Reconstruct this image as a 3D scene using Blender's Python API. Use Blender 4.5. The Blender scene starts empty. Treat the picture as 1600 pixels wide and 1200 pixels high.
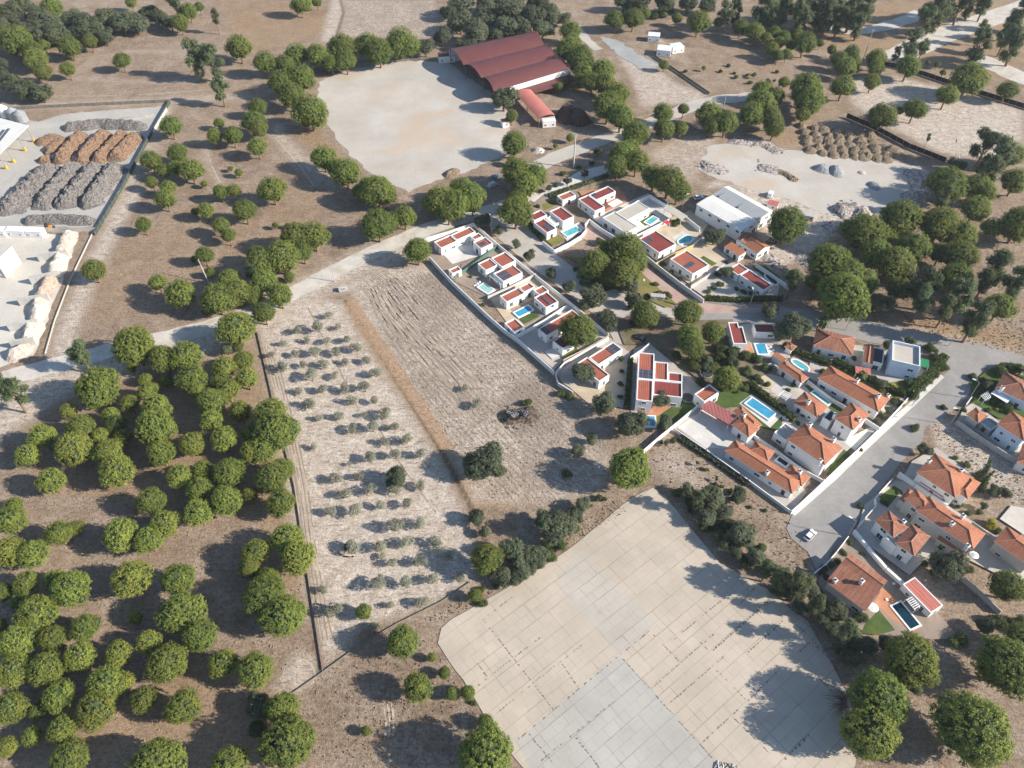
import bpy, math, random
import numpy as np
from math import radians, sin, cos, pi
from mathutils import Vector
random.seed(7); rng = np.random.default_rng(11)
SC = bpy.context.scene
COL = SC.collection
# ---------------------------------------------------------------- camera, sky, sun, exposure
HAZE = .0001
CAMH = 180.0; F = 1200.0; TH = radians(47.5)
cd = bpy.data.cameras.new('camera'); cam = bpy.data.objects.new('camera', cd); COL.objects.link(cam)
cam.location = (0, 0, CAMH); cam.rotation_euler = (pi/2 - TH, 0, 0)
cd.sensor_width = 36; cd.lens = 36*F/1600; cd.clip_start = 1; cd.clip_end = 6000
SC.camera = cam
SUN_EL = radians(28.5); SUN_AZ = radians(-13)
to_sun = Vector((cos(SUN_AZ)*cos(SUN_EL), sin(SUN_AZ)*cos(SUN_EL), sin(SUN_EL)))
W = bpy.data.worlds.new("World"); SC.world = W; W.use_nodes = True
wn = W.node_tree; sky = wn.nodes.new('ShaderNodeTexSky'); sky.sky_type = 'NISHITA'; sky.sun_disc = False
sky.sun_elevation = SUN_EL; sky.sun_rotation = pi/2 - SUN_AZ; sky.air_density = 1.0; sky.dust_density = .4; sky.ozone_density = 2.5
wn.links.new(sky.outputs[0], wn.nodes['Background'].inputs[0]); wn.nodes['Background'].inputs[1].default_value = 0.105
sl = bpy.data.lights.new('sun', 'SUN'); sl.energy = 5.0; sl.angle = radians(0.5); sl.color = (1.0, 0.925, 0.82)
so = bpy.data.objects.new('sun', sl); COL.objects.link(so); so.rotation_euler = to_sun.to_track_quat('Z', 'Y').to_euler()
so.location = (100, 0, 300)
SC.view_settings.view_transform = 'Standard'; SC.view_settings.look = 'None'; SC.view_settings.gamma = 1
SC.view_settings.exposure = 0.77
# ---------------------------------------------------------------- helpers
def G(x, y, z=0.0):
    dx = (x-800)/F; u = (600-y)/F
    d = (dx, cos(TH)+u*sin(TH), -sin(TH)+u*cos(TH)); t = (CAMH-z)/-d[2]
    return Vector((d[0]*t, d[1]*t, z))
def depth(p): return p.y*cos(TH) + (CAMH-p.z)*sin(TH)
def GG(pts, z=0.0): return [G(a, b, z) for a, b in pts]
MATS = {}
def nt(name):
    m = bpy.data.materials.new(name); m.use_nodes = True; t = m.node_tree
    return m, t, t.nodes['Principled BSDF']
def N(t, typ, **kw):
    n = t.nodes.new(typ)
    for k, v in kw.items():
        if k.startswith('i_'):
            key = k[2:]; n.inputs[int(key) if key.isdigit() else key.replace('_', ' ')].default_value = v
        else: setattr(n, k, v)
    return n
def mixc(t, fac, a, b, mode='MIX'):
    n = t.nodes.new('ShaderNodeMix'); n.data_type = 'RGBA'; n.blend_type = mode
    for sock, val in ((0, fac), (6, a), (7, b)):
        if isinstance(val, bpy.types.NodeSocket): t.links.new(val, n.inputs[sock])
        elif sock == 0: n.inputs[0].default_value = val
        else: n.inputs[sock].default_value = (*val, 1) if len(val) == 3 else val
    return n.outputs[2]
def mth(t, op, a, b=0.5, c=None, clamp=False):
    n = t.nodes.new('ShaderNodeMath'); n.operation = op; n.use_clamp = clamp
    for i, v in enumerate((a, b, c)):
        if v is None: continue
        if isinstance(v, bpy.types.NodeSocket): t.links.new(v, n.inputs[i])
        else: n.inputs[i].default_value = v
    return n.outputs[0]
def rmp(t, s, lo, hi):
    n = t.nodes.new('ShaderNodeMapRange'); n.clamp = True
    t.links.new(s, n.inputs[0]); n.inputs[1].default_value = lo; n.inputs[2].default_value = hi
    return n.outputs[0]
def noise(t, vec, scale, detail=4, rough=.6, dist=0):
    n = N(t, 'ShaderNodeTexNoise', i_Scale=scale, i_Detail=detail, i_Roughness=rough, i_Distortion=dist)
    t.links.new(vec, n.inputs['Vector']); return n.outputs[0]
def pos(t): return t.nodes.new('ShaderNodeNewGeometry').outputs['Position']
def bump(t, b, h, dist=.1, strength=1.0):
    n = t.nodes.new('ShaderNodeBump'); n.inputs['Distance'].default_value = dist; n.inputs['Strength'].default_value = strength
    t.links.new(h, n.inputs['Height']); t.links.new(n.outputs[0], b.inputs['Normal'])
def col(t, b, s): t.links.new(s, b.inputs['Base Color'])
def vmap(t, vec, rz=0, sc=(1, 1, 1)):
    n = N(t, 'ShaderNodeMapping'); n.inputs['Rotation'].default_value = (0, 0, rz); n.inputs['Scale'].default_value = sc
    t.links.new(vec, n.inputs['Vector']); return n.outputs[0]
def simple(name, c, var=.15, rough=.85, big=.3, fine=3.0, bd=.02, metal=0, spec=.3):
    """plain surface with stains (large) and grain (fine), in object space"""
    if name in MATS: return MATS[name]
    m, t, b = nt(name); p = pos(t)
    n1 = rmp(t, noise(t, p, big, 5), .3, .7); n2 = rmp(t, noise(t, p, fine, 3), .25, .75)
    lo = tuple(x*(1-var) for x in c); hi = tuple(min(1, x*(1+var*.7)) for x in c)
    c1 = mixc(t, n1, lo, hi); c2 = mixc(t, mth(t, 'MULTIPLY', n2, .35), c1, tuple(x*(1-1.6*var) if x*(1-1.6*var) > 0 else 0 for x in c))
    col(t, b, c2); b.inputs['Roughness'].default_value = rough; b.inputs['Metallic'].default_value = metal
    b.inputs['Specular IOR Level'].default_value = spec
    if bd: bump(t, b, n2, bd)
    MATS[name] = m; return m
def ribbed(name, c, c2, pitch=.5, rough=.6, var=.2, rows=0):
    """roof cladding: ribs across the slope (uv.x metres), optional rows of tile courses, weathering"""
    m, t, b = nt(name); uv = N(t, 'ShaderNodeUVMap'); uv.uv_map = 'uv'; v = uv.outputs[0]; p = pos(t)
    w = N(t, 'ShaderNodeTexWave', i_Scale=1/pitch*.314*1.0, i_Distortion=.1); w.bands_direction = 'X'; t.links.new(v, w.inputs[0])
    n1 = rmp(t, noise(t, p, .22, 6), .32, .68); n2 = rmp(t, noise(t, p, 1.6, 5, .7), .3, .75)
    st = rmp(t, noise(t, vmap(t, v, 0, (1.6, .12, 1)), 1.0, 4), .45, .8)
    a = mixc(t, n1, c, c2); a = mixc(t, mth(t, 'MULTIPLY', n2, var*1.6), a, tuple(x*.5 for x in c)); a = mixc(t, mth(t, 'MULTIPLY', st, var), a, tuple(min(1, x*1.5+.06) for x in c2))
    a = mixc(t, mth(t, 'MULTIPLY', rmp(t, w.outputs['Fac'], .0, .35), -.28), a, a)
    dark = mth(t, 'SUBTRACT', 1.0, rmp(t, w.outputs['Fac'], .0, .4)); a = mixc(t, mth(t, 'MULTIPLY', dark, .35), a, tuple(x*.4 for x in c))
    if rows:
        w2 = N(t, 'ShaderNodeTexWave', i_Scale=1/rows*.314, i_Distortion=.3); w2.bands_direction = 'Y'; t.links.new(v, w2.inputs[0])
        a = mixc(t, mth(t, 'MULTIPLY', mth(t, 'SUBTRACT', 1.0, rmp(t, w2.outputs['Fac'], 0, .35)), .22), a, tuple(x*.4 for x in c))
    col(t, b, a); b.inputs['Roughness'].default_value = rough; b.inputs['Specular IOR Level'].default_value = .25
    bump(t, b, w.outputs['Fac'], .05, .6); MATS[name] = m; return m
class MB:
    def __init__(s): s.v = []; s.f = []; s.m = []
    def add(s, vs, fs, mi=0):
        o = len(s.v); s.v += [tuple(v) for v in vs]; s.f += [tuple(i+o for i in f) for f in fs]; s.m += [mi]*len(fs); return s
    def prism(s, poly, z0, z1, mi=0, top=True, bot=False, mt=None):
        n = len(poly); poly = ccw(poly)
        vs = [(p[0], p[1], z0) for p in poly]+[(p[0], p[1], z1) for p in poly]
        s.add(vs, [(i, (i+1) % n, n+(i+1) % n, n+i) for i in range(n)], mi)
        if top: s.add(vs[n:], [tuple(range(n))], mi if mt is None else mt)
        if bot: s.add(vs[:n], [tuple(range(n-1, -1, -1))], mi)
        return s
    def box(s, c, sz, rz=0, mi=0):
        hx, hy = sz[0]/2, sz[1]/2; ca, sa = cos(rz), sin(rz)
        pl = [(c[0]+x*ca-y*sa, c[1]+x*sa+y*ca) for x, y in ((-hx, -hy), (hx, -hy), (hx, hy), (-hx, hy))]
        return s.prism(pl, c[2], c[2]+sz[2], mi, bot=True)
    def tube(s, p0, p1, r0, r1=None, n=6, mi=0):
        r1 = r0 if r1 is None else r1; p0 = Vector(p0); p1 = Vector(p1); d = (p1-p0).normalized()
        a = d.orthogonal().normalized(); b = d.cross(a); vs = []
        for p, r in ((p0, r0), (p1, r1)):
            for i in range(n): vs.append(p + a*r*cos(2*pi*i/n) + b*r*sin(2*pi*i/n))
        s.add(vs, [(i, (i+1) % n, n+(i+1) % n, n+i) for i in range(n)]+[tuple(range(n, 2*n)), tuple(range(n-1, -1, -1))], mi); return s
def area(poly): return sum(a[0]*b[1]-b[0]*a[1] for a, b in zip(poly, poly[1:]+poly[:1]))/2
def ccw(poly): poly = [(p[0], p[1]) for p in poly]; return poly if area(poly) > 0 else poly[::-1]
def inset(poly, d):
    poly = ccw(poly); n = len(poly); out = []
    for i in range(n):
        p0, p1, p2 = Vector(poly[i-1]), Vector(poly[i]), Vector(poly[(i+1) % n])
        e1 = (p1-p0).normalized(); e2 = (p2-p1).normalized(); n1 = Vector((-e1.y, e1.x)); n2 = Vector((-e2.y, e2.x))
        k = n1+n2; k = k/max(k.dot(n1), .3); out.append(tuple(p1+k*d))
    return out
def inpoly(p, poly):
    x, y = p[0], p[1]; c = False
    for a, b in zip(poly, poly[1:]+poly[:1]):
        if (a[1] > y) != (b[1] > y) and x < (b[0]-a[0])*(y-a[1])/(b[1]-a[1])+a[0]: c = not c
    return c
def mesh(name, mb, mats, off=(0, 0, 0), smooth=False, uv=True):
    me = bpy.data.meshes.new(name); ox, oy, oz = off
    me.from_pydata([(a-ox, b-oy, c-oz) for a, b, c in mb.v], [], mb.f)
    for m in (mats if isinstance(mats, (list, tuple)) else [mats]): me.materials.append(m)
    me.polygons.foreach_set('material_index', mb.m); me.update()
    if uv and len(mb.f) < 4000:
        l = me.uv_layers.new(name='uv')
        for p in me.polygons:
            n = p.normal; u = Vector((-n.y, n.x, 0))
            u = UDIR.copy() if u.length < .05 else u.normalized()
            v = n.cross(u)
            for li in p.loop_indices:
                co = me.vertices[me.loops[li].vertex_index].co; l.data[li].uv = (co.dot(u), co.dot(v))
    if smooth: me.polygons.foreach_set('use_smooth', [True]*len(mb.f))
    return me
UDIR = Vector((1, 0, 0))
def link(name, data, parent=None, loc=(0, 0, 0), rz=0, sc=None):
    o = bpy.data.objects.new(name, data); COL.objects.link(o); o.location = loc; o.rotation_euler = (0, 0, rz)
    if sc: o.scale = sc
    if parent: o.parent = parent
    return o
def tag(o, label=None, cat=None, group=None, kind=None):
    if label: o['label'] = label
    if cat: o['category'] = cat
    if group: o['group'] = group
    if kind: o['kind'] = kind
    return o
def thing(name, label, cat, loc, group=None):
    o = link(name, None, None, (loc[0], loc[1], loc[2] if len(loc) > 2 else 0)); o.empty_display_size = 1
    return tag(o, label, cat, group)
def part(name, mb, mats, parent, smooth=False, label=None):
    off = parent.location
    if parent.parent: off = parent.parent.location + parent.location
    o = link(name, mesh(name, mb, mats, off, smooth), parent)
    if label: o['label'] = label
    return o
def single(name, mb, mats, label, cat, group=None, kind=None, smooth=False):
    n = len(mb.v); c = (sum(v[0] for v in mb.v)/n, sum(v[1] for v in mb.v)/n, 0) if kind != 'structure' else (0, 0, 0)
    o = link(name, mesh(name, mb, mats, c, smooth), None, c)
    return tag(o, label, cat if kind != 'structure' else None, group, kind)
# ---------------------------------------------------------------- materials
M_wall = simple('white_render', (.80, .79, .76), .06, .8, .5, 2.5, .01)
M_wallw = simple('warm_render', (.74, .70, .62), .08, .8, .5, 2.5, .01)
M_wallb = simple('pale_blue_render', (.55, .66, .78), .08, .8)
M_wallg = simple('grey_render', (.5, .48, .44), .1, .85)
M_conc = simple('weathered_concrete', (.52, .50, .46), .18, .9)
M_red = ribbed('red_sheet_roof', (.36, .11, .07), (.42, .145, .09), .6, .55, .18)
M_mar = ribbed('maroon_sheet_roof', (.24, .055, .045), (.29, .07, .055), .6, .5, .2)
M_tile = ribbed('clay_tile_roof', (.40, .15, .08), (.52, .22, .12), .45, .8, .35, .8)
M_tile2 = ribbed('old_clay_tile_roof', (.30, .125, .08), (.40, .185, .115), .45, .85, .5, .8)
M_barn = ribbed('barn_red_sheet', (.135, .048, .046), (.17, .06, .056), 1.1, .5, .3); M_mar2 = ribbed('faded_maroon_sheet', (.33, .115, .11), (.39, .14, .13), 1.0, .5, .2)
M_shel = ribbed('shelter_red_sheet', (.52, .17, .13), (.56, .21, .16), 1.0, .5, .2)
M_wsheet = ribbed('white_sheet_roof', (.70, .68, .62), (.80, .78, .72), 1.1, .5, .12)
M_gsheet = ribbed('grey_sheet_roof', (.36, .37, .37), (.42, .43, .43), 1.1, .5, .15)
M_beige = simple('beige_gravel_roof', (.50, .45, .38), .1, .95)
M_trim = simple('white_trim', (.84, .83, .80), .03, .7, bd=0)
M_ridge = simple('ridge_tile', (.52, .24, .15), .2)
M_dark = simple('dark_metal', (.05, .05, .055), .2, .5)
M_grey = simple('galvanised_metal', (.38, .39, .40), .15, .45, metal=.3)
M_wood = simple('decking', (.36, .19, .10), .25, .8)
M_woodp = simple('pale_timber', (.60, .50, .34), .15, .8)
M_bark = simple('bark', (.20, .14, .10), .3, .95)
M_barkp = simple('pine_bark', (.28, .17, .12), .3, .95)
M_plast = simple('white_plastic', (.82, .82, .82), .05, .4)
M_redp = simple('red_fabric', (.65, .07, .05), .1, .7)
M_tyre = simple('black_rubber', (.025, .025, .025), .2, .9)
def glass():
    m, t, b = nt('window_glass'); b.inputs['Base Color'].default_value = (.03, .04, .05, 1); b.inputs['Roughness'].default_value = .08; b.inputs['Specular IOR Level'].default_value = .7
    return m
M_glass = glass()
def solar():
    m, t, b = nt('solar_glass'); uv = N(t, 'ShaderNodeUVMap'); uv.uv_map = 'uv'
    br = N(t, 'ShaderNodeTexBrick', i_Scale=1.0, i_Mortar_Size=.03); br.offset = 0; br.inputs['Brick Width'].default_value = 1; br.inputs['Row Height'].default_value = .5
    br.inputs['Color1'].default_value = (.03, .04, .07, 1); br.inputs['Color2'].default_value = (.04, .05, .08, 1); br.inputs['Mortar'].default_value = (.35, .37, .4, 1)
    t.links.new(uv.outputs[0], br.inputs[0]); col(t, b, br.outputs[0]); b.inputs['Roughness'].default_value = .2; return m
M_solar = solar()
def water(name, c, c2):
    m, t, b = nt(name); p = pos(t); n = rmp(t, noise(t, p, .5, 4, .6, 1.5), .35, .7)
    col(t, b, mixc(t, n, c, c2)); b.inputs['Roughness'].default_value = .06; b.inputs['IOR'].default_value = 1.33
    bump(t, b, noise(t, p, 2.5, 3), .02, .4); return m
M_pool = water('pool_water_blue', (.03, .26, .44), (.09, .38, .54))
M_pool2 = water('pool_water_turquoise', (.05, .33, .36), (.16, .48, .49))
M_pool3 = water('pool_water_dark', (.005, .03, .05), (.012, .05, .07))
M_pool4 = water('pool_water_pale', (.28, .48, .44), (.38, .60, .54))
def foliage(name, c1, c2, transl=.3):
    m, t, b = nt(name); oi = t.nodes.new('ShaderNodeObjectInfo').outputs['Random']; p = pos(t)
    n1 = rmp(t, noise(t, p, .55, 3), .3, .7); n2 = rmp(t, noise(t, p, 2.6, 2), .3, .7)
    a = mixc(t, n1, c1, c2); a = mixc(t, mth(t, 'MULTIPLY', n2, .35), a, tuple(x*.45 for x in c1))
    hs = N(t, 'ShaderNodeHueSaturation'); t.links.new(a, hs.inputs['Color'])
    t.links.new(mth(t, 'MULTIPLY_ADD', oi, .03, .485), hs.inputs['Hue']); t.links.new(mth(t, 'MULTIPLY_ADD', mth(t, 'FRACT', mth(t, 'MULTIPLY', oi, 7.3)), .45, .78), hs.inputs['Value'])
    hs.inputs['Saturation'].default_value = 1
    col(t, b, hs.outputs[0]); b.inputs['Roughness'].default_value = .6; b.inputs['Specular IOR Level'].default_value = .25
    tr = t.nodes.new('ShaderNodeBsdfTranslucent'); t.links.new(hs.outputs[0], tr.inputs[0]); mx = t.nodes.new('ShaderNodeMixShader'); mx.inputs[0].default_value = transl
    out = [n for n in t.nodes if n.type == 'OUTPUT_MATERIAL'][0]
    t.links.new(b.outputs[0], mx.inputs[1]); t.links.new(tr.outputs[0], mx.inputs[2]); t.links.new(mx.outputs[0], out.inputs[0]); return m
M_pine = foliage('stone_pine_needles', (.135, .18, .042), (.31, .345, .07))
M_pinel = foliage('light_stone_pine_needles', (.17, .215, .045), (.38, .41, .08))
M_tpine = foliage('tall_pine_needles', (.11, .14, .065), (.20, .235, .11))
M_oak = foliage('oak_leaves', (.11, .13, .075), (.20, .22, .13))
M_olive = foliage('olive_leaves', (.30, .31, .23), (.42, .42, .31), .4)
M_bush = foliage('hedge_leaves', (.08, .115, .035), (.15, .185, .06))
M_yel = foliage('yellow_shrub_leaves', (.40, .34, .03), (.55, .48, .05))
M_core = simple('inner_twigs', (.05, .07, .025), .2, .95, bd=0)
# ---------------------------------------------------------------- ground (one sheet) with soil masks
def gcoords(a, b, step, far):
    c = list(np.arange(a, b+.01, step)); s = step; lo = []; hi = []; x = a
    while x > -far: s *= 1.35; x -= s; lo.append(x)
    s = step; x = b
    while x < far: s *= 1.35; x += s; hi.append(x)
    return np.array(lo[::-1]+c+hi)
GX = gcoords(-345, 345, 1.0, 3500); GY = gcoords(30, 500, 1.0, 3500)
XX, YY = np.meshgrid(GX, GY)
def fmask(pts, soft=1, world=False):
    poly = pts if world else [(p.x, p.y) for p in GG(pts)]
    m = np.zeros(XX.shape, bool)
    for a, b in zip(poly, poly[1:]+poly[:1]):
        if a[1] == b[1]: continue
        c = ((a[1] > YY) != (b[1] > YY)) & (XX < (b[0]-a[0])*(YY-a[1])/(b[1]-a[1])+a[0]); m ^= c
    m = m.astype(float)
    for _ in range(soft*2):
        m = (m+np.roll(m, 1, 0)+np.roll(m, -1, 0)+np.roll(m, 1, 1)+np.roll(m, -1, 1))/5
    return m
def fline(pts, w, soft=1.5):
    P = [(p.x, p.y) for p in GG(pts)]; d = np.full(XX.shape, 1e9)
    for (ax, ay), (bx, by) in zip(P, P[1:]):
        L = (bx-ax)**2+(by-ay)**2+1e-9; t = np.clip(((XX-ax)*(bx-ax)+(YY-ay)*(by-ay))/L, 0, 1)
        d = np.minimum(d, np.hypot(XX-ax-t*(bx-ax), YY-ay-t*(by-ay)))
    return np.clip((w/2+soft-d)/(2*soft), 0, 1)
sand = np.zeros(XX.shape); dark = np.zeros(XX.shape); gold = np.zeros(XX.shape); fur = np.zeros(XX.shape); green = np.zeros(XX.shape)
def mx(a, b): np.maximum(a, b, out=a)
# orchard field, ploughed field
mx(sand, fmask([(402, 505), (470, 462), (535, 470), (560, 520), (640, 640), (700, 740), (735, 830), (745, 905), (700, 935), (560, 985), (505, 1045), (490, 960), (470, 850), (455, 700), (425, 600)], 3)*.86)
mx(sand, fmask([(535, 440), (600, 418), (690, 410), (760, 490), (860, 585), (930, 650), (955, 700), (940, 765), (870, 790), (740, 790), (700, 700), (620, 570), (560, 480)], 3)*.72)
mx(fur, fmask([(560, 440), (690, 420), (760, 490), (880, 600), (940, 680), (930, 760), (860, 790), (760, 780), (700, 690), (620, 560)], 2))
mx(gold, fmask([(535, 468), (560, 480), (640, 600), (700, 690), (725, 740), (790, 760), (800, 735), (860, 780), (740, 800), (690, 720), (620, 610), (560, 520)], 2)*.9)
mx(gold, fline([(548, 476), (600, 550), (650, 625), (700, 700)], 6, 1.2)*1.3)
mx(dark, fline([(540, 470), (580, 530), (640, 625), (690, 705), (730, 780), (760, 850)], 1.1, .8)*1.2)
mx(dark, fmask([(640, 425), (690, 425), (720, 460), (700, 500), (650, 480)], 6)*.45)
mx(dark, fmask([(800, 590), (860, 585), (900, 640), (880, 690), (810, 690), (770, 640)], 6)*.5)
mx(dark, fline([(690, 420), (760, 495), (850, 580), (900, 640), (940, 700)], 6, 4)*.65)
mx(dark, fline([(400, 520), (425, 620), (462, 760), (475, 860), (500, 1050)], 1.5, 1.5)*.8)
mx(sand, fline([(425, 560), (450, 700), (470, 820), (500, 960)], 5, 3)*.9)
# wide tracks and bare strips
mx(sand, fline([(0, 640), (60, 600), (150, 575), (260, 548), (340, 525), (420, 490), (490, 450), (560, 415), (660, 375)], 16, 6)*.8)
mx(sand, fline([(0, 665), (90, 605), (150, 580)], 12, 4)*.8)
mx(sand, fline([(210, 300), (180, 350), (140, 430), (110, 500), (95, 560)], 8, 3)*.8)
mx(sand, fline([(0, 168), (100, 163), (260, 157), (380, 150)], 7, 5)*.65)
mx(sand, fline([(130, 122), (190, 128), (300, 125), (380, 122)], 4, 5)*.6)
mx(sand, fline([(135, 105), (145, 90), (200, 80), (330, 80)], 4, 5)*.55)
mx(sand, fline([(430, 200), (450, 230), (480, 260), (520, 290)], 7, 4)*.75)
mx(sand, fline([(260, 170), (225, 240), (195, 310), (170, 350)], 7, 4)*.7)
mx(sand, fline([(320, 235), (330, 265), (342, 285)], 4, 3)*.6)
mx(sand, fline([(515, 60), (530, 0)], 10, 3)*.75)
mx(sand, fmask([(535, 0), (680, 0), (690, 60), (530, 58)], 3)*.62)
mx(fur, fmask([(535, 0), (680, 0), (690, 60), (530, 58)], 3)*.8)
mx(dark, fline([(532, 0), (537, 20), (525, 58)], 2.0, 1.0)*.8)
mx(gold, fmask([(460, 200), (490, 200), (540, 245), (540, 265), (500, 240), (470, 225)], 2))
mx(gold, fmask([(140, 560), (0, 600), (0, 660), (60, 640), (40, 760), (180, 790), (390, 810), (480, 1000), (440, 1080), (300, 1020), (0, 1200), (400, 1200), (480, 1100), (480, 900), (400, 520)], 5)*.55)
mx(gold, fmask([(140, 400), (300, 310), (400, 340), (470, 260), (520, 330), (400, 470), (120, 520)], 8)*.45)
mx(gold, fmask([(330, 0), (500, 0), (515, 50), (400, 90), (360, 60)], 8)*.6)
mx(gold, fmask([(1100, 60), (1200, 80), (1330, 180), (1250, 200), (1200, 190), (1180, 130), (1060, 110)], 6)*.4)
# yards upper right
mx(sand, fmask([(960, 80), (1000, 85), (1060, 130), (1110, 150), (1090, 160), (1000, 168), (985, 120)], 4)*.75)
mx(sand, fmask([(1320, 120), (1400, 118), (1600, 170), (1600, 250), (1500, 245), (1470, 240), (1380, 195), (1330, 160)], 6)*.85)
mx(sand, fmask([(1010, 240), (1060, 215), (1130, 205), (1110, 240), (1080, 290), (1100, 300), (1040, 260)], 5)*.6)
mx(sand, fmask([(1085, 300), (1120, 280), (1210, 300), (1300, 310), (1330, 340), (1280, 390), (1220, 420), (1170, 400), (1200, 340), (1140, 290)], 4)*.9)
mx(gold, fmask([(1200, 215), (1280, 190), (1290, 200), (1230, 232)], 4)*.9)
mx(sand, fmask([(1400, 0), (1600, 0), (1600, 60), (1450, 95), (1390, 95)], 8)*.25)
mx(gold, fmask([(1210, 0), (1600, 0), (1600, 130), (1390, 100), (1250, 60)], 8)*.7)
mx(sand, fmask([(1380, 500), (1500, 520), (1600, 545), (1600, 560), (1450, 530), (1380, 512)], 3)*.45)
mx(gold, fmask([(1390, 490), (1500, 500), (1600, 520), (1600, 552), (1450, 525), (1380, 507)], 5)*.8)
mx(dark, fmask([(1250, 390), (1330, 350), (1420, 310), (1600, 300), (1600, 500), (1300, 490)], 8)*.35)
mx(sand, fmask([(1440, 640), (1480, 655), (1600, 730), (1600, 800), (1540, 760), (1470, 710)], 4)*.75)
mx(green, fmask([(1460, 665), (1520, 690), (1580, 740), (1560, 745), (1490, 705)], 5)*.5)
mx(sand, fmask([(1010, 720), (1050, 690), (1090, 720), (1110, 760), (1080, 770), (1040, 760)], 4)*.55)
mx(sand, fmask([(470, 1000), (500, 1050), (470, 1085), (420, 1080)], 3)*.8)
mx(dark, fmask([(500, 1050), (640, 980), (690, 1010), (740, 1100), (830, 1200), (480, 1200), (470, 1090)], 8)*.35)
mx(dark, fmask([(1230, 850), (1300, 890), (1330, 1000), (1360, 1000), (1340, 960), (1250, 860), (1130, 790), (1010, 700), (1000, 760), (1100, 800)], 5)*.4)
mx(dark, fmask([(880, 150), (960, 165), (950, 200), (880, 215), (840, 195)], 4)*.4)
mx(sand, fmask([(1520, 1120), (1600, 1100), (1600, 1200), (1500, 1200)], 6)*.3)
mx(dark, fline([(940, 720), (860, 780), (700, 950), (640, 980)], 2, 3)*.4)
mx(green, fmask([(850, 262), (880, 270), (960, 270), (1000, 290), (960, 300), (900, 290)], 4)*.4)
me = bpy.data.meshes.new('ground'); ny, nx = XX.shape
vs = np.stack([XX, YY, np.zeros_like(XX)], -1).reshape(-1, 3)
i = np.arange(ny*nx).reshape(ny, nx); q = np.stack([i[:-1, :-1], i[:-1, 1:], i[1:, 1:], i[1:, :-1]], -1).reshape(-1)
me.vertices.add(len(vs)); me.vertices.foreach_set('co', vs.ravel()); nf = len(q)//4
me.loops.add(len(q)); me.loops.foreach_set('vertex_index', q); me.polygons.add(nf)
me.polygons.foreach_set('loop_start', np.arange(nf)*4); me.polygons.foreach_set('loop_total', np.full(nf, 4)); me.update()
for nm, a in (('sand', sand), ('dark', dark), ('gold', gold), ('furrow', fur), ('green', green)):
    at = me.attributes.new(nm, 'FLOAT', 'POINT'); at.data.foreach_set('value', a.ravel().astype(np.float32))
tag(link('ground', me), 'dry sandy ground with brown grass and bare tracks', None, None, 'structure')
m, t, b = nt('ground_soil'); p = pos(t)
def att(n): a = N(t, 'ShaderNodeAttribute'); a.attribute_name = n; return a.outputs['Fac']
nL = noise(t, p, .018, 5); nM = noise(t, p, .13, 6, .65); nS = noise(t, p, .7, 6, .7); nF = noise(t, p, 3.2, 3, .7)
ns = noise(t, vmap(t, p, .6, (.5, 1.6, 1)), .9, 5, .7)
base = mixc(t, rmp(t, nL, .35, .65), (.26, .182, .122), (.385, .285, .20)); base = mixc(t, rmp(t, nM, .42, .7), base, (.47, .37, .285))
base = mixc(t, mth(t, 'MULTIPLY', rmp(t, noise(t, p, .07, 7, .7, .6), .55, .68), .7), base, (.50, .41, .32)); base = mixc(t, mth(t, 'MULTIPLY', rmp(t, noise(t, vmap(t, p, 1.0), .05, 7, .7, .8), .56, .68), .55), base, (.17, .12, .08)); nP = noise(t, p, 1.5, 5, .8); base = mixc(t, mth(t, 'MULTIPLY', rmp(t, nS, .48, .66), .6), base, (.13, .09, .06))
base = mixc(t, mth(t, 'MULTIPLY', rmp(t, nP, .54, .64), .5), base, (.55, .44, .32)); spk = rmp(t, nP, .47, .36)
wa = noise(t, vmap(t, p, .5, (.28, 1.7, 1)), 1.0, 5, .75, 1.2); wb_ = noise(t, vmap(t, p, -.7, (.28, 1.7, 1)), 1.0, 5, .75, 1.2); wm2 = mixc(t, rmp(t, noise(t, p, .05, 2), .45, .55), (0, 0, 0), (1, 1, 1)); str_ = mixc(t, wm2, (0, 0, 0), (1, 1, 1)); sx_ = N(t, 'ShaderNodeMix'); t.links.new(wm2, sx_.inputs[0]); t.links.new(wa, sx_.inputs[2]); t.links.new(wb_, sx_.inputs[3]); strk = rmp(t, sx_.outputs[0], .53, .60)
def ragged(a, n, lo=.25, hi=.75): return rmp(t, mth(t, 'ADD', att(a), mth(t, 'MULTIPLY_ADD', n, .9, -.45)), lo, hi)
base = mixc(t, mth(t, 'MULTIPLY', ragged('gold', nM), .75), base, mixc(t, rmp(t, nS, .35, .7), (.46, .31, .17), (.29, .19, .11)))
base = mixc(t, mth(t, 'MULTIPLY', ragged('green', nS), .7), base, (.16, .16, .05))
base = mixc(t, ragged('sand', nS, .2, .95), base, mixc(t, rmp(t, noise(t, p, .35, 6, .7), .35, .65), (.50, .415, .335), (.76, .67, .57)))
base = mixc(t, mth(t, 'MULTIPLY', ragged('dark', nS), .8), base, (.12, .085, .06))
base = mixc(t, mth(t, 'MULTIPLY', rmp(t, ns, .52, .68), .4), base, (.13, .095, .065))
fw = N(t, 'ShaderNodeTexWave', i_Scale=.2, i_Distortion=5.0, i_Detail=3.0); fw.inputs['Detail Scale'].default_value = 1.5; base = mixc(t, mth(t, 'MULTIPLY', rmp(t, att('gold'), 1.0, 1.25), .75), base, mixc(t, rmp(t, nS, .4, .65), (.56, .37, .23), (.34, .22, .14))); _f = G(866, 580)-G(671, 401); t.links.new(vmap(t, p, -(math.atan2(_f.y, _f.x)+pi/2)), fw.inputs[0])
fv = mth(t, 'MULTIPLY', mth(t, 'MULTIPLY', rmp(t, fw.outputs['Fac'], .55, .95), rmp(t, noise(t, p, 1.1, 4, .7), .42, .6)), att('furrow'))
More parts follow.
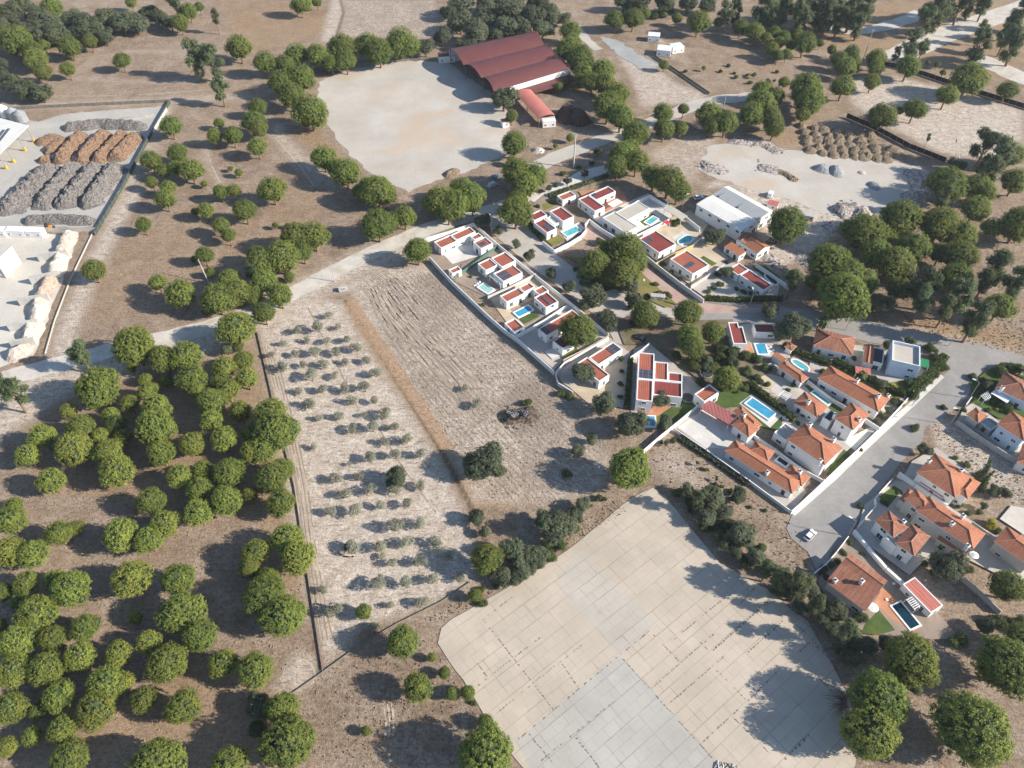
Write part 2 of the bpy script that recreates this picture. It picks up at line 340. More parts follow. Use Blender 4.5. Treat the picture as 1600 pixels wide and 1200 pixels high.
base = mixc(t, mth(t, 'MULTIPLY', fv, .5), base, (.22, .17, .13))
base = mixc(t, mth(t, 'MULTIPLY', mth(t, 'MULTIPLY', att('furrow'), rmp(t, noise(t, p, .45, 6, .8), .5, .62)), .75), base, (.27, .205, .15))
base = mixc(t, mth(t, 'MULTIPLY', mth(t, 'MULTIPLY', att('furrow'), rmp(t, noise(t, p, .06, 4, .6), .45, .58)), .45), base, (.31, .245, .185))
base = mixc(t, mth(t, 'MULTIPLY', strk, .68), base, (.20, .155, .12)); base = mixc(t, mth(t, 'MULTIPLY', spk, .75), base, (.13, .10, .075)); base = mixc(t, mth(t, 'MULTIPLY', rmp(t, nF, .52, .7), .35), base, (.12, .085, .06))
col(t, b, base); b.inputs['Roughness'].default_value = .95; b.inputs['Specular IOR Level'].default_value = .1
h = mth(t, 'ADD', mth(t, 'MULTIPLY', nP, 1.0), mth(t, 'MULTIPLY', nF, .35)); h = mth(t, 'ADD', h, mth(t, 'MULTIPLY', fv, -.5))
bump(t, b, h, .55, .8); me.materials.append(m)
# ---------------------------------------------------------------- flat sheets: roads, yards, paving, lawns
def surf(name, c1, c2, s1=.12, s2=1.5, spot=None, sp=.5, bd=.03, rough=.92):
    m, t, b = nt(name); p = pos(t)
    a = mixc(t, rmp(t, noise(t, p, s1, 6, .65), .35, .65), c1, c2); a = mixc(t, mth(t, 'MULTIPLY', rmp(t, noise(t, p, s2, 5, .7), .45, .8), .4), a, tuple(x*.6 for x in c1))
    if spot: a = mixc(t, mth(t, 'MULTIPLY', rmp(t, noise(t, p, s1*.6, 5, .6, 1.0), .5, .66), sp), a, spot)
    col(t, b, a); b.inputs['Roughness'].default_value = rough; b.inputs['Specular IOR Level'].default_value = .15
    bump(t, b, noise(t, p, s2*1.5, 3), bd, .6); MATS[name] = m; return m
S_gravel = surf('pale_gravel', (.44, .40, .34), (.54, .50, .44), .05, 1.2, (.50, .38, .27), .7)
S_road = surf('compacted_gravel_road', (.50, .46, .40), (.62, .58, .51), .2, 1.0, (.42, .34, .26), .6)
S_asph = surf('worn_asphalt', (.27, .255, .235), (.345, .325, .30), .08, .8, (.23, .215, .2), .5)
S_yard = surf('yard_concrete', (.40, .38, .34), (.50, .47, .42), .07, 1.0, (.34, .32, .29), .6)
S_white = surf('bright_concrete', (.54, .50, .43), (.64, .60, .52), .06, 1.0, (.45, .41, .35), .4)
S_pink = surf('pink_block_paving', (.40, .27, .22), (.50, .35, .29), .2, 2.0, (.45, .38, .32), .7)
S_grey = surf('grey_block_paving', (.42, .38, .33), (.52, .47, .41), .15, 2.0, (.35, .31, .27), .4)
S_brown = surf('brown_patio', (.27, .21, .165), (.33, .26, .205), .2, 2.0, (.38, .31, .25), .5)
S_sandp = surf('sandy_yard', (.50, .40, .28), (.60, .50, .36), .15, 1.2, (.36, .28, .2), .5)
S_lawn = surf('lawn_grass', (.06, .10, .026), (.095, .135, .04), .25, 2.2, (.17, .16, .05), .5, .08)
S_lawn2 = surf('dry_lawn_grass', (.16, .16, .045), (.22, .20, .06), .25, 2.2, (.28, .22, .1), .5, .08)
S_scrub = surf('shrubby_soil', (.17, .13, .085), (.24, .185, .12), .2, 1.5, (.10, .12, .04), .8, .15)
S_terr = surf('terracotta_paving', (.44, .20, .11), (.52, .27, .16), .3, 2.0)
S_pave = surf('pale_paving', (.58, .55, .50), (.68, .65, .60), .2, 2.0, (.45, .42, .38), .4)
def slab_mat(name, c1, c2):
    m, t, b = nt(name); p = pos(t); v = vmap(t, p, radians(-38)); dv = N(t, 'ShaderNodeVectorMath'); dv.operation = 'ADD'
    a = mixc(t, rmp(t, noise(t, p, .06, 6, .6), .35, .65), c1, c2)
    def brick(w, hh, ms, off=.5, freq=2):
        n = N(t, 'ShaderNodeTexBrick', i_Scale=1.0, i_Mortar_Size=ms, i_Mortar_Smooth=.4); n.offset = off; n.offset_frequency = freq; n.inputs['Brick Width'].default_value = w; n.inputs['Row Height'].default_value = hh
        n.inputs['Color1'].default_value = (.35, .35, .35, 1); n.inputs['Color2'].default_value = (.65, .65, .65, 1)
        t.links.new(v, n.inputs[0]); return n
    b1 = brick(10.2, 5.3, .16, .37, 3); b2 = brick(3.4, 2.65, .07, .5)
    a = mixc(t, .10, a, b1.outputs['Color'], 'OVERLAY'); a = mixc(t, .07, a, b2.outputs['Color'], 'OVERLAY')
    g = rmp(t, noise(t, p, .09, 4, .7), .42, .6); g2 = rmp(t, noise(t, p, .5, 3, .8), .4, .7)
    a = mixc(t, mth(t, 'MULTIPLY', b2.outputs['Fac'], mth(t, 'MULTIPLY_ADD', g, .3, .05)), a, (.20, .165, .13))
    a = mixc(t, mth(t, 'MULTIPLY', b1.outputs['Fac'], mth(t, 'MULTIPLY', mth(t, 'MULTIPLY', g2, g), .4)), a, (.14, .11, .08))
    a = mixc(t, mth(t, 'MULTIPLY', rmp(t, noise(t, v, .11, 3, .5), .5, .62), .35), a, tuple(x*.9 for x in c1)); a = mixc(t, mth(t, 'MULTIPLY', rmp(t, noise(t, vmap(t, v, .2, (.1, 1, 1)), .5, 4), .6, .75), .25), a, (.30, .26, .22))
    a = mixc(t, mth(t, 'MULTIPLY', rmp(t, noise(t, p, .3, 7, .75), .56, .74), .35), a, (.27, .25, .22))
    a = mixc(t, mth(t, 'MULTIPLY', rmp(t, noise(t, p, 1.3, 4, .8), .68, .74), .7), a, (.10, .08, .06))
    col(t, b, a); b.inputs['Roughness'].default_value = .9; b.inputs['Specular IOR Level'].default_value = .2; bump(t, b, noise(t, p, 3, 3), .02); return m
S_slab = slab_mat('old_concrete_slab', (.45, .385, .305), (.53, .455, .365))
S_slabg = slab_mat('grey_concrete_slab', (.40, .375, .33), (.46, .43, .38)); S_slabm = slab_mat('mid_concrete_slab', (.44, .395, .33), (.50, .45, .38))
_z = [0.02]
def sheet(name, pts, mat, label=None, rag=0.0, z=None, world=False, kerb=None, seg=2.5):
    P = [Vector((p[0], p[1])) for p in (pts if world else GG(pts))]
    if rag:
        out = []
        for a, b in zip(P, P[1:]+P[:1]):
            n = max(1, int((b-a).length/seg)); d = (b-a); nn = Vector((-d.y, d.x)).normalized()
            for k in range(n): out.append(a+d*k/n + nn*random.uniform(-rag, rag))
        P = out
    _z[0] += .006; zz = z if z is not None else _z[0]
    mb = MB(); n = len(P); P2 = ccw([tuple(p) for p in P])
    mb.add([(x, y, zz) for x, y in P2], [tuple(range(n))])
    me = mesh(name, mb, mat, (0, 0, 0)); o = link(name, me); tag(o, label, None, None, 'structure'); return o
def ribbon(pts, w, world=False):
    P = [Vector((p[0], p[1])) for p in (pts if world else GG(pts))]
    for _ in range(2):
        Q = [P[0]]
        for a, b in zip(P, P[1:]): Q += [a*.75+b*.25, a*.25+b*.75]
        P = Q+[P[-1]]
    L = []; R = []; n = len(P)
    for k, p in enumerate(P):
        d = (P[min(k+1, n-1)]-P[max(k-1, 0)]).normalized(); nn = Vector((-d.y, d.x)); ww = w if not isinstance(w, (list, tuple)) else w[0]+(w[1]-w[0])*k/(n-1)
        L.append(p+nn*ww/2); R.append(p-nn*ww/2)
    return L, R
def road(name, pts, w, mat, label, rag=0, curb=False):
    L, R = ribbon(pts, w); _z[0] += .006; z = _z[0]; mb = MB()
    if rag:
        for k in range(len(L)): d = (L[k]-R[k]).normalized(); L[k] += d*random.uniform(-rag, rag); R[k] += d*random.uniform(-rag, rag)
    n = len(L); mb.add([(p.x, p.y, z) for p in L]+[(p.x, p.y, z) for p in R], [(k, n+k, n+k+1, k+1) for k in range(n-1)])
    tag(link(name, mesh(name, mb, mat)), label, None, None, 'structure')
    if curb:
        for S, sg in ((L, 1), (R, -1)):
            mb = MB()
            for a, b in zip(S, S[1:]):
                d = (b-a).normalized(); nn = Vector((-d.y, d.x))*sg*.18
                mb.prism([a, b, b+nn, a+nn], 0, .13+z)
            tag(link('kerb', mesh('kerb', mb, M_conc)), None, None, None, 'structure')
# ---------------------------------------------------------------- roads and yards as built sheets
sheet('gravel_yard', [(497, 128), (540, 108), (600, 97), (665, 95), (700, 97), (760, 140), (800, 175), (795, 205), (790, 240), (745, 262), (690, 280), (640, 300), (612, 290), (570, 262), (530, 225), (512, 195), (495, 160)], S_gravel, 'pale gravel yard in front of the red barn', 1.0)
sheet('gravel_yard', [(1112, 225), (1150, 222), (1220, 232), (1280, 238), (1330, 245), (1385, 248), (1430, 258), (1460, 275), (1440, 300), (1400, 325), (1340, 345), (1290, 335), (1260, 320), (1200, 305), (1140, 285), (1090, 265)], S_gravel, 'pale gravel yard with rubble heaps', 1.2)
sheet('timber_yard_ground', [(-120, 190), (0, 182), (60, 190), (100, 178), (250, 166), (262, 168), (150, 355), (-120, 355)], S_yard, 'grey concrete yard under the wood chip heaps', .5)
sheet('aggregate_yard_ground', [(-150, 370), (0, 366), (90, 366), (122, 368), (100, 430), (75, 500), (52, 555), (0, 575), (-150, 600)], S_white, 'bright concrete yard with aggregate bays', .6)
road('dirt_road', [(-60, 612), (0, 592), (60, 578), (140, 556), (200, 541), (270, 526), (350, 504), (410, 483), (455, 459), (500, 437), (560, 404), (620, 377), (690, 350), (750, 333), (800, 318), (835, 300)], 7.5, S_road, 'pale compacted gravel road crossing the picture', .35)
road('dirt_road', [(835, 262), (870, 245), (930, 222), (980, 205), (1030, 188), (1080, 165), (1120, 156), (1180, 150)], 8, S_gravel, 'gravel road past the barn yard', .5)
road('dirt_road', [(800, 262), (835, 262)], 7, S_gravel, 'gravel road end by the barn yard', .5)
road('gravel_road', [(1390, 95), (1420, 78), (1470, 56), (1530, 35), (1600, 12), (1680, -20)], 15, S_road, 'wide pale road at the upper right', .6)
road('gravel_road', [(1520, 88), (1560, 105), (1610, 128), (1680, 150)], 14, S_road, 'pale road branch at the right edge', .6)
road('gravel_road', [(1285, 45), (1340, 50), (1400, 38), (1440, 20)], 9, S_road, 'pale track between the tall pines', .6)
road('gravel_track', [(900, 40), (915, 62), (935, 78)], 5, S_gravel, 'short gravel track north of the barn', .5)
sheet('gravel_patch', [(935, 58), (965, 62), (1000, 85), (1030, 105), (1000, 108), (965, 85)], surf('bluish_gravel', (.32, .32, .31), (.40, .40, .38)), 'bluish gravel patch by the white cabins', 1.2)
road('asphalt_road', [(1060, 492), (1110, 487), (1170, 490), (1240, 497), (1300, 506), (1360, 519), (1430, 532), (1500, 548), (1560, 563), (1640, 585)], [10, 11], S_asph, 'grey asphalt road running east past the houses', 0, False)
sheet('street_asphalt', [(1455, 541), (1550, 563), (1530, 585), (1512, 620), (1470, 655), (1445, 668), (1440, 690), (1410, 720), (1390, 745), (1350, 800), (1330, 830), (1300, 862), (1288, 898), (1276, 893), (1262, 862), (1236, 842), (1228, 825), (1240, 800), (1300, 745), (1360, 690), (1430, 625), (1480, 580), (1478, 560)], S_asph, 'wide grey estate street', .1)
sheet('pavement', [(1234, 800), (1300, 742), (1360, 684), (1420, 630), (1470, 585), (1475, 590), (1430, 633), (1366, 692), (1306, 750), (1242, 806)], S_pave, 'pale pavement along the estate street')
sheet('village_street', [(790, 322), (812, 318), (820, 345), (850, 382), (868, 398), (905, 425), (945, 445), (985, 462), (1040, 480), (1075, 490), (1070, 500), (1000, 490), (960, 500), (975, 540), (960, 535), (945, 505), (900, 470), (862, 440), (838, 424), (795, 388), (768, 362), (760, 340)], S_grey, 'grey paved street between the villas', .15)
sheet('village_street_pink', [(905, 370), (922, 350), (932, 360), (975, 390), (1020, 425), (1065, 460), (1100, 474), (1190, 482), (1190, 488), (1100, 490), (1060, 480), (1005, 445), (960, 405), (920, 378)], S_pink, 'pink paved street between the villas', .1)
sheet('parking_strip', [(828, 313), (850, 300), (905, 268), (945, 258), (955, 272), (905, 290), (865, 300), (838, 318)], S_pave, 'pale parking strip by the villas')
sheet('concrete_apron', [(1020, 762), (1040, 778), (1060, 800), (1085, 832), (1125, 880), (1160, 900), (1200, 922), (1262, 972), (1296, 1030), (1325, 1090), (1345, 1140), (1330, 1230), (850, 1240), (800, 1180), (765, 1130), (735, 1080), (700, 1030), (684, 1005), (690, 982), (705, 968), (780, 925), (850, 885), (900, 850), (960, 800), (985, 780)], S_slab, 'huge old concrete apron with weedy joints', .15, seg=3)
sheet('concrete_patch', [(968, 1024), (1040, 1102), (1118, 1190), (1150, 1232), (850, 1240), (806, 1158)], S_slabg, 'greyer concrete bays of the apron')
sheet('concrete_patch', [(900, 862), (947, 902), (1025, 975), (968, 1023), (905, 955), (870, 905)], S_slabm, 'slightly greyer bay of the apron')
# weeds growing in the worst joints (real strips lying in the gaps)
mb = MB()
for x0, y0, x1, y1, w in [(968, 1024, 1116, 1188, .3), (750, 962, 866, 1110, .3), (826, 1146, 870, 1200, .3), (1268, 1004, 1308, 1040, .4), (1200, 918, 1274, 988, .4), (1118, 1046, 1168, 1096, .3), (900, 1152, 940, 1204, .5), (744, 1034, 762, 1058, .4), (808, 1157, 968, 1024, .35), (968, 1024, 1015, 986, .3), (746, 1072, 852, 990, .3), (756, 967, 802, 932, .3), (1052, 1000, 1138, 929, .35), (1112, 1018, 1200, 940, .5), (1163, 1024, 1228, 966, .5), (1017, 1077, 1116, 990, .35), (1048, 1098, 1138, 1020, .3), (1168, 1096, 1216, 1048, .4), (1098, 1160, 1154, 1108, .35), (1216, 1196, 1266, 1146, .5), (1248, 1020, 1274, 996, .4), (836, 1065, 910, 1008, .25), (844, 1190, 960, 1096, .3), (1145, 1120, 1205, 1180, .35), (1016, 986, 1063, 1036, .3), (874, 1031, 905, 1076, .25), (1094, 1003, 1120, 1030, .3), (1234, 966, 1290, 1020, .4), (1150, 900, 1170, 925, .3), (1155, 945, 1178, 920, .4), (770, 1120, 827, 1073, .2), (1280, 1060, 1300, 1080, .5)]:
    a = G(x0, y0); c = G(x1, y1); L = (c-a).length; n = int(L/.9); d = (c-a).normalized(); nn = Vector((-d.y, d.x, 0))
    for k in range(n):
        if random.random() < .22: continue
        p = a+d*(k*.9+random.uniform(0, .4))+nn*random.uniform(-.06, .06); ww = w*random.uniform(.25, 1.0)
        l = random.uniform(.5, 1.1)
        mb.add([p-nn*ww/2+Vector((0, 0, .33)), p+d*l/2-nn*ww*.6+Vector((0, 0, .35)), p+d*l-nn*ww*.1+Vector((0, 0, .33)), p+d*l/2+nn*ww*.55+Vector((0, 0, .36))], [(0, 1, 2, 3)])
mb.v = [(x, y, z-.33+_z[0]+.02) for x, y, z in mb.v]
tag(link('joint_weeds', mesh('joint_weeds', mb, simple('joint_weeds', (.25, .20, .145), .35, .95, bd=0))), 'dry weeds growing in the joints of the concrete apron', None, None, 'stuff')
# tyre tracks in the orchard and fields
mb = MB(); tr = []
def ring(cx, cy, r, a0=0, a1=360, sy=.72): return [(cx+r*cos(radians(a)), cy+r*sy*sin(radians(a))) for a in np.linspace(a0, a1, 14)]
for cx, cy, r, a0, a1 in [(525, 722, 30, 90, 330), (525, 722, 38, 60, 250), (490, 634, 14, -120, 60), (545, 850, 28, 40, 270), (545, 856, 20, 60, 250), (665, 745, 18, -70, 80), (660, 745, 26, -60, 90), (590, 795, 30, 150, 290), (520, 930, 30, 120, 230), (690, 850, 22, -80, 40), (560, 700, 24, 0, 150), (470, 480, 30, 90, 200), (440, 1060, 30, -60, 40), (450, 1055, 42, -50, 30), (500, 560, 26, 20, 160), (600, 880, 30, 200, 330)]: tr.append(ring(cx, cy, r, a0, a1))
for k in range(4): tr.append([(412+k*5, 540), (432+k*5, 620), (448+k*5, 680), (462+k*6, 760), (470+k*6, 830), (486+k*6, 930), (495+k*8, 1000)])
for k in range(3): tr.append([(600+k*6, 1100), (604+k*6, 1130), (602+k*6, 1150)])
for k in range(9): tr.append([(560+k*6, 445+k*2), (600+k*7, 500+k*2), (650+k*9, 560), (690+k*9, 600)])
tr += [[(480, 480), (520, 560), (560, 640)], [(575, 640), (620, 720), (680, 800)], [(1490, 160), (1500, 190), (1490, 245)], [(1470, 180), (1492, 205), (1500, 250)], [(430, 215), (465, 255), (490, 290)], [(325, 240), (332, 262), (344, 285)], [(60, 150), (200, 150), (330, 140)]]
for ln in tr:
    L, R = ribbon(ln, .45); n = len(L); z = .022
    keep = [k for k in range(n-1) if random.random() > .12]
    mb.add([(p.x+random.uniform(-.08, .08), p.y, z) for p in L]+[(p.x, p.y+random.uniform(-.08, .08), z) for p in R], [(k, n+k, n+k+1, k+1) for k in keep])
tag(link('tyre_tracks', mesh('tyre_tracks', mb, simple('track_sand', (.52, .42, .32), .15, .95))), 'pale tyre tracks in the sandy fields', None, None, 'structure')
mb = MB(); dk = [[(573+k*4, 428-k*.8), (592+k*5, 440), (612+k*6, 462), (640+k*7, 500)] for k in range(8)]+[[(574+k*5, 452-k*2), (582+k*6, 480-k*3), (610+k*7, 530-k*3), (650+k*8, 590-k*4), (690+k*9, 640-k*4)] for k in range(10)]
dk += [[(760+k*9, 700-k*2), (800+k*8, 720-k*3), (850+k*7, 760-k*5), (880+k*5, 775-k*8)] for k in range(7)]+[[(a_+1.1, b_+.4) for a_, b_ in l] for l in tr[16:34]]  # offset copies of the straight tracks: rut shade painted as dark side-lines
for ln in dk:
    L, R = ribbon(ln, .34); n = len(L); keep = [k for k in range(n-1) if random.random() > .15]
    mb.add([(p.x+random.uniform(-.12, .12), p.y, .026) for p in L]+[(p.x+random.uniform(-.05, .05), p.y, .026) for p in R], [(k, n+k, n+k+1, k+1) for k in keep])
tag(link('plough_lines_and_rut_shade', mesh('plough_lines_and_rut_shade', mb, simple('furrow_soil_and_rut_shade', (.33, .26, .20), .3, .95, bd=0))), 'brown plough lines and painted rut shade in the sandy fields', None, None, 'structure')
# plots: terraces, gravel, lawns
for nm, pts, mt, lb in [
 ('courtyard', [(664, 376), (740, 350), (781, 384), (718, 412), (708, 438), (672, 402)], S_brown, None),
 ('courtyard', [(710, 440), (722, 412), (781, 386), (836, 428), (764, 466)], S_brown, None),
 ('terrace', [(693, 398), (735, 378), (753, 399), (707, 413)], S_pave, 'white paved terrace'),
 ('courtyard', [(764, 466), (836, 428), (886, 474), (806, 524)], S_sandp, None),
 ('terrace', [(797, 484), (838, 466), (856, 490), (820, 511), (812, 498)], S_brown, 'brown pool terrace'),
 ('courtyard', [(810, 530), (886, 476), (950, 524), (884, 562), (866, 578)], S_grey, None),
 ('courtyard', [(868, 582), (952, 528), (985, 552), (978, 640), (925, 625), (880, 600)], S_grey, None),
 ('yard', [(890, 606), (935, 590), (955, 565), (975, 556), (972, 620), (962, 640), (925, 636)], S_sandp, 'sandy yard beside the villa'),
 ('courtyard', [(990, 545), (1016, 538), (1090, 600), (1104, 612), (1088, 632), (1048, 668), (985, 660)], S_grey, None),
 ('terrace', [(995, 628), (1066, 622), (1064, 636), (1030, 650), (1022, 668), (998, 668)], S_terr, 'terracotta terrace'),
 ('lawn', [(1064, 626), (1094, 632), (1052, 662), (1026, 672), (1026, 652)], S_lawn, None),
 ('terrace', [(1055, 668), (1104, 622), (1150, 655), (1170, 684), (1240, 738), (1260, 770), (1238, 799), (1104, 703)], S_grey, None),
 ('driveway', [(1060, 668), (1098, 641), (1140, 668), (1176, 690), (1150, 702), (1102, 700)], S_pave, 'pale paved driveway'),
 ('lawn', [(1110, 640), (1130, 605), (1170, 604), (1186, 615), (1240, 660), (1225, 680), (1190, 668), (1155, 636)], S_lawn, None),
 ('pool_surround', [(1155, 631), (1174, 617), (1224, 648), (1203, 669)], S_pave, None),
 ('yard', [(1168, 596), (1190, 582), (1222, 590), (1260, 618), (1250, 640), (1225, 640)], S_sandp, None),
 ('terrace', [(1205, 590), (1245, 600), (1285, 660), (1240, 664), (1225, 630)], S_grey, None),
 ('terrace', [(1225, 600), (1266, 600), (1330, 655), (1330, 700), (1278, 742), (1220, 690)], S_grey, None),
 ('lawn', [(1256, 602), (1275, 604), (1330, 645), (1310, 650), (1275, 625)], S_lawn, None),
 ('terrace', [(1268, 545), (1340, 540), (1400, 550), (1445, 580), (1400, 640), (1370, 650), (1262, 590)], S_grey, None),
 ('lawn', [(1286, 568), (1300, 570), (1380, 600), (1440, 590), (1400, 630), (1330, 590)], S_lawn2, None),
 ('lawn', [(1298, 727), (1318, 703), (1328, 710), (1305, 740), (1290, 744)], S_lawn, None),
 ('terrace', [(1316, 690), (1355, 670), (1372, 668), (1335, 705)], S_pave, None),
 ('pool_terrace', [(1228, 566), (1241, 556), (1272, 578), (1262, 592)], S_pink, None),
 ('courtyard', [(1126, 510), (1210, 505), (1235, 560), (1175, 562), (1130, 545)], S_grey, None),
 ('pool_terrace', [(1170, 536), (1180, 556), (1176, 562), (1146, 540)], S_terr, None),
 ('garden_path', [(1245, 545), (1290, 560), (1276, 570), (1240, 556)], S_sandp, None),
 ('courtyard', [(820, 330), (850, 305), (905, 345), (905, 360), (866, 384), (845, 370)], S_brown, None),
 ('pool_terrace', [(875, 362), (905, 348), (914, 358), (886, 378)], S_pave, None),
 ('lawn', [(852.5, 376), (874, 367.5), (883, 375.6), (864, 386)], S_lawn2, 'small square lawn'),
 ('lawn', [(846, 320), (866, 314), (872, 320), (850, 330)], S_lawn2, None),
 ('deck', [(904, 300), (965, 292), (985, 318), (930, 342)], S_terr, 'orange timber deck'),
 ('terrace', [(924, 342), (1012, 303), (1044, 322), (1050, 340), (990, 368), (965, 370)], S_pave, None),
 ('lawn', [(996, 345), (1020, 334), (1032, 344), (1008, 354)], S_lawn, None),
 ('courtyard', [(990, 370), (1050, 340), (1078, 330), (1106, 352), (1086, 380), (1030, 408)], S_sandp, None),
 ('pool_terrace', [(1050, 372), (1066, 362), (1088, 374), (1070, 390)], S_pave, None),
 ('courtyard', [(1026, 412), (1085, 382), (1100, 372), (1134, 400), (1142, 410), (1095, 440), (1085, 450)], S_sandp, None),
 ('lawn', [(1094, 404), (1099, 401), (1120, 413), (1112, 417)], S_lawn, None),
 ('terrace', [(1076, 448), (1136, 408), (1220, 440), (1214, 466), (1102, 466)], S_grey, None),
 ('lawn', [(1175, 418), (1195, 416), (1220, 436), (1200, 440)], S_lawn, None),
 ('green_strip', [(968, 410), (1000, 425), (1040, 462), (1060, 478), (1000, 460), (900, 435), (905, 412), (880, 400)], S_lawn2, 'grassy verge under the street pines', ),
 ('green_strip', [(960, 500), (1070, 502), (1145, 500), (1140, 540), (1200, 585), (1165, 600), (1100, 600), (1016, 538), (975, 540)], S_scrub, None),
 ('lawn', [(811, 499), (834, 489), (844, 495), (820, 507)], S_lawn, 'square lawn beside the bright blue pool'), ('lawn', [(876, 558), (900, 545), (906, 550), (882, 565)], S_lawn, None), ('terrace', [(850, 550), (865, 545), (875, 556), (863, 563)], S_pave, None),
 ('lawn', [(1000, 452), (1030, 470), (1050, 478), (1040, 482), (1000, 464)], S_lawn2, None), ('lawn', [(905, 438), (930, 445), (960, 452), (940, 458), (905, 446)], S_lawn, None),
 ('courtyard', [(1505, 640), (1520, 630), (1560, 660), (1610, 710), (1590, 720), (1496, 656)], S_grey, None),
 ('garden', [(1515, 600), (1550, 575), (1640, 600), (1600, 660), (1560, 655), (1520, 632)], S_lawn, None),
 ('courtyard', [(1424, 722), (1462, 700), (1540, 760), (1500, 782), (1400, 765)], S_grey, None),
 ('yard', [(1350, 790), (1398, 752), (1430, 760), (1620, 880), (1600, 920), (1500, 870), (1440, 880), (1420, 900), (1335, 838)], S_grey, None),
 ('lawn', [(1372, 778), (1396, 760), (1408, 768), (1386, 795)], S_lawn, None),
 ('yard', [(1276, 910), (1310, 850), (1330, 840), (1420, 910), (1500, 1000), (1430, 1000), (1350, 990), (1300, 950)], S_brown, None),
 ('lawn', [(1350, 977), (1372, 954), (1398, 986), (1368, 994), (1345, 990)], S_lawn, 'bright green lawn by the dark pool'),
 ('terrace', [(1376, 920), (1392, 930), (1440, 978), (1425, 990), (1392, 968), (1366, 944)], S_terr, None),
 ('white_slab', [(1561, 812), (1579, 791), (1620, 800), (1600, 838)], S_white, 'bright white concrete slab at the right edge')]:
    sheet(nm, pts, mt, lb)
# ---------------------------------------------------------------- buildings
def unit_mesh(name, sx, sy, sz, m, y0=0):
    mb = MB(); mb.box((0, y0, -sz/2), (sx, sy, sz)); return mesh(name, mb, m)
WIN = {}
def window(parent, x, y, z, ang, w=1.3, h=1.1, door=False):
    k = (round(w, 1), round(h, 1), door)
    if k not in WIN:
        mb = MB(); t = .09
        for cx, cz, sx, sz in ((0, h/2-t/2, w, t), (0, -h/2+t/2, w+.16, t), (-w/2+t/2, 0, t, h), (w/2-t/2, 0, t, h), (0, 0, t*.6, h-2*t)):
            mb.box((cx, .0, cz-sz/2), (sx, .12, sz))
        pm = MB(); pm.box((0, 0, -h/2+t), (w-2*t, .05, h-2*t)); WIN[k] = (mesh('window', mb, M_trim if not door else M_wood), mesh('pane', pm, M_glass))
    a, b = WIN[k]; px, py, pz = parent.location
    o = link('door' if door else 'window', a, parent, (x-px, y-py, z-pz), ang); q = link('pane', b, o, (0, 0, 0)); return o
def fit_angle(P):
    L = [(Vector(b)-Vector(a)) for a, b in zip(P, P[1:]+P[:1])]; L.sort(key=lambda d: -d.length)
    s = c = 0
    for d in L: a = math.atan2(d.y, d.x)*4; s += sin(a)*d.length; c += cos(a)*d.length
    return math.atan2(s, c)/4
def snap(P, ang):
    ca, sa = cos(ang), sin(ang); Q = [[p[0]*ca+p[1]*sa, -p[0]*sa+p[1]*ca] for p in P]; n = len(Q)
    if n % 2: return P
    for i in range(n):
        j = (i+1) % n; dx, dy = abs(Q[j][0]-Q[i][0]), abs(Q[j][1]-Q[i][1]); k = 1 if dx > dy else 0
        m = (Q[i][k]+Q[j][k])/2; Q[i][k] = Q[j][k] = m
    return [(x*ca-y*sa, x*sa+y*ca) for x, y in Q]
def facade(root, P, h, others, wins=True, seed=0, door=True, maxw=5):
    R = random.Random(seed); P = ccw(P); dd = False
    for a, b in zip(P, P[1:]+P[:1]):
        a = Vector(a); b = Vector(b); L = (b-a).length; d = (b-a).normalized(); nn = Vector((d.y, -d.x)); ang = math.atan2(d.y, d.x)
        if L < 2.6 or nn.y > .75: continue
        mid = (a+b)/2; n = min(maxw, max(1, int(L/3.3)))
        for k in range(n):
            if R.random() < .18: continue
            q = a+d*L*((k+.5)/n); t = q+nn*.6
            if any(inpoly(t, o) for o in others): continue
            for fl in range(2 if h > 5.2 else 1):
                zc = 1.55+fl*2.9
                if zc+.7 > h-.25: continue
                isd = door and not dd and fl == 0 and R.random() < .4
                if isd: dd = True; window(root, q.x+nn.x*.03, q.y+nn.y*.03, 1.07, ang, 1.1, 2.1, True)
                else: window(root, q.x+nn.x*.03, q.y+nn.y*.03, zc if R.random() < .7 or fl else 1.25, ang, R.choice((1.0, 1.4, 1.8)), R.choice((1.1, 1.2)) if fl or R.random() < .6 else 2.0)
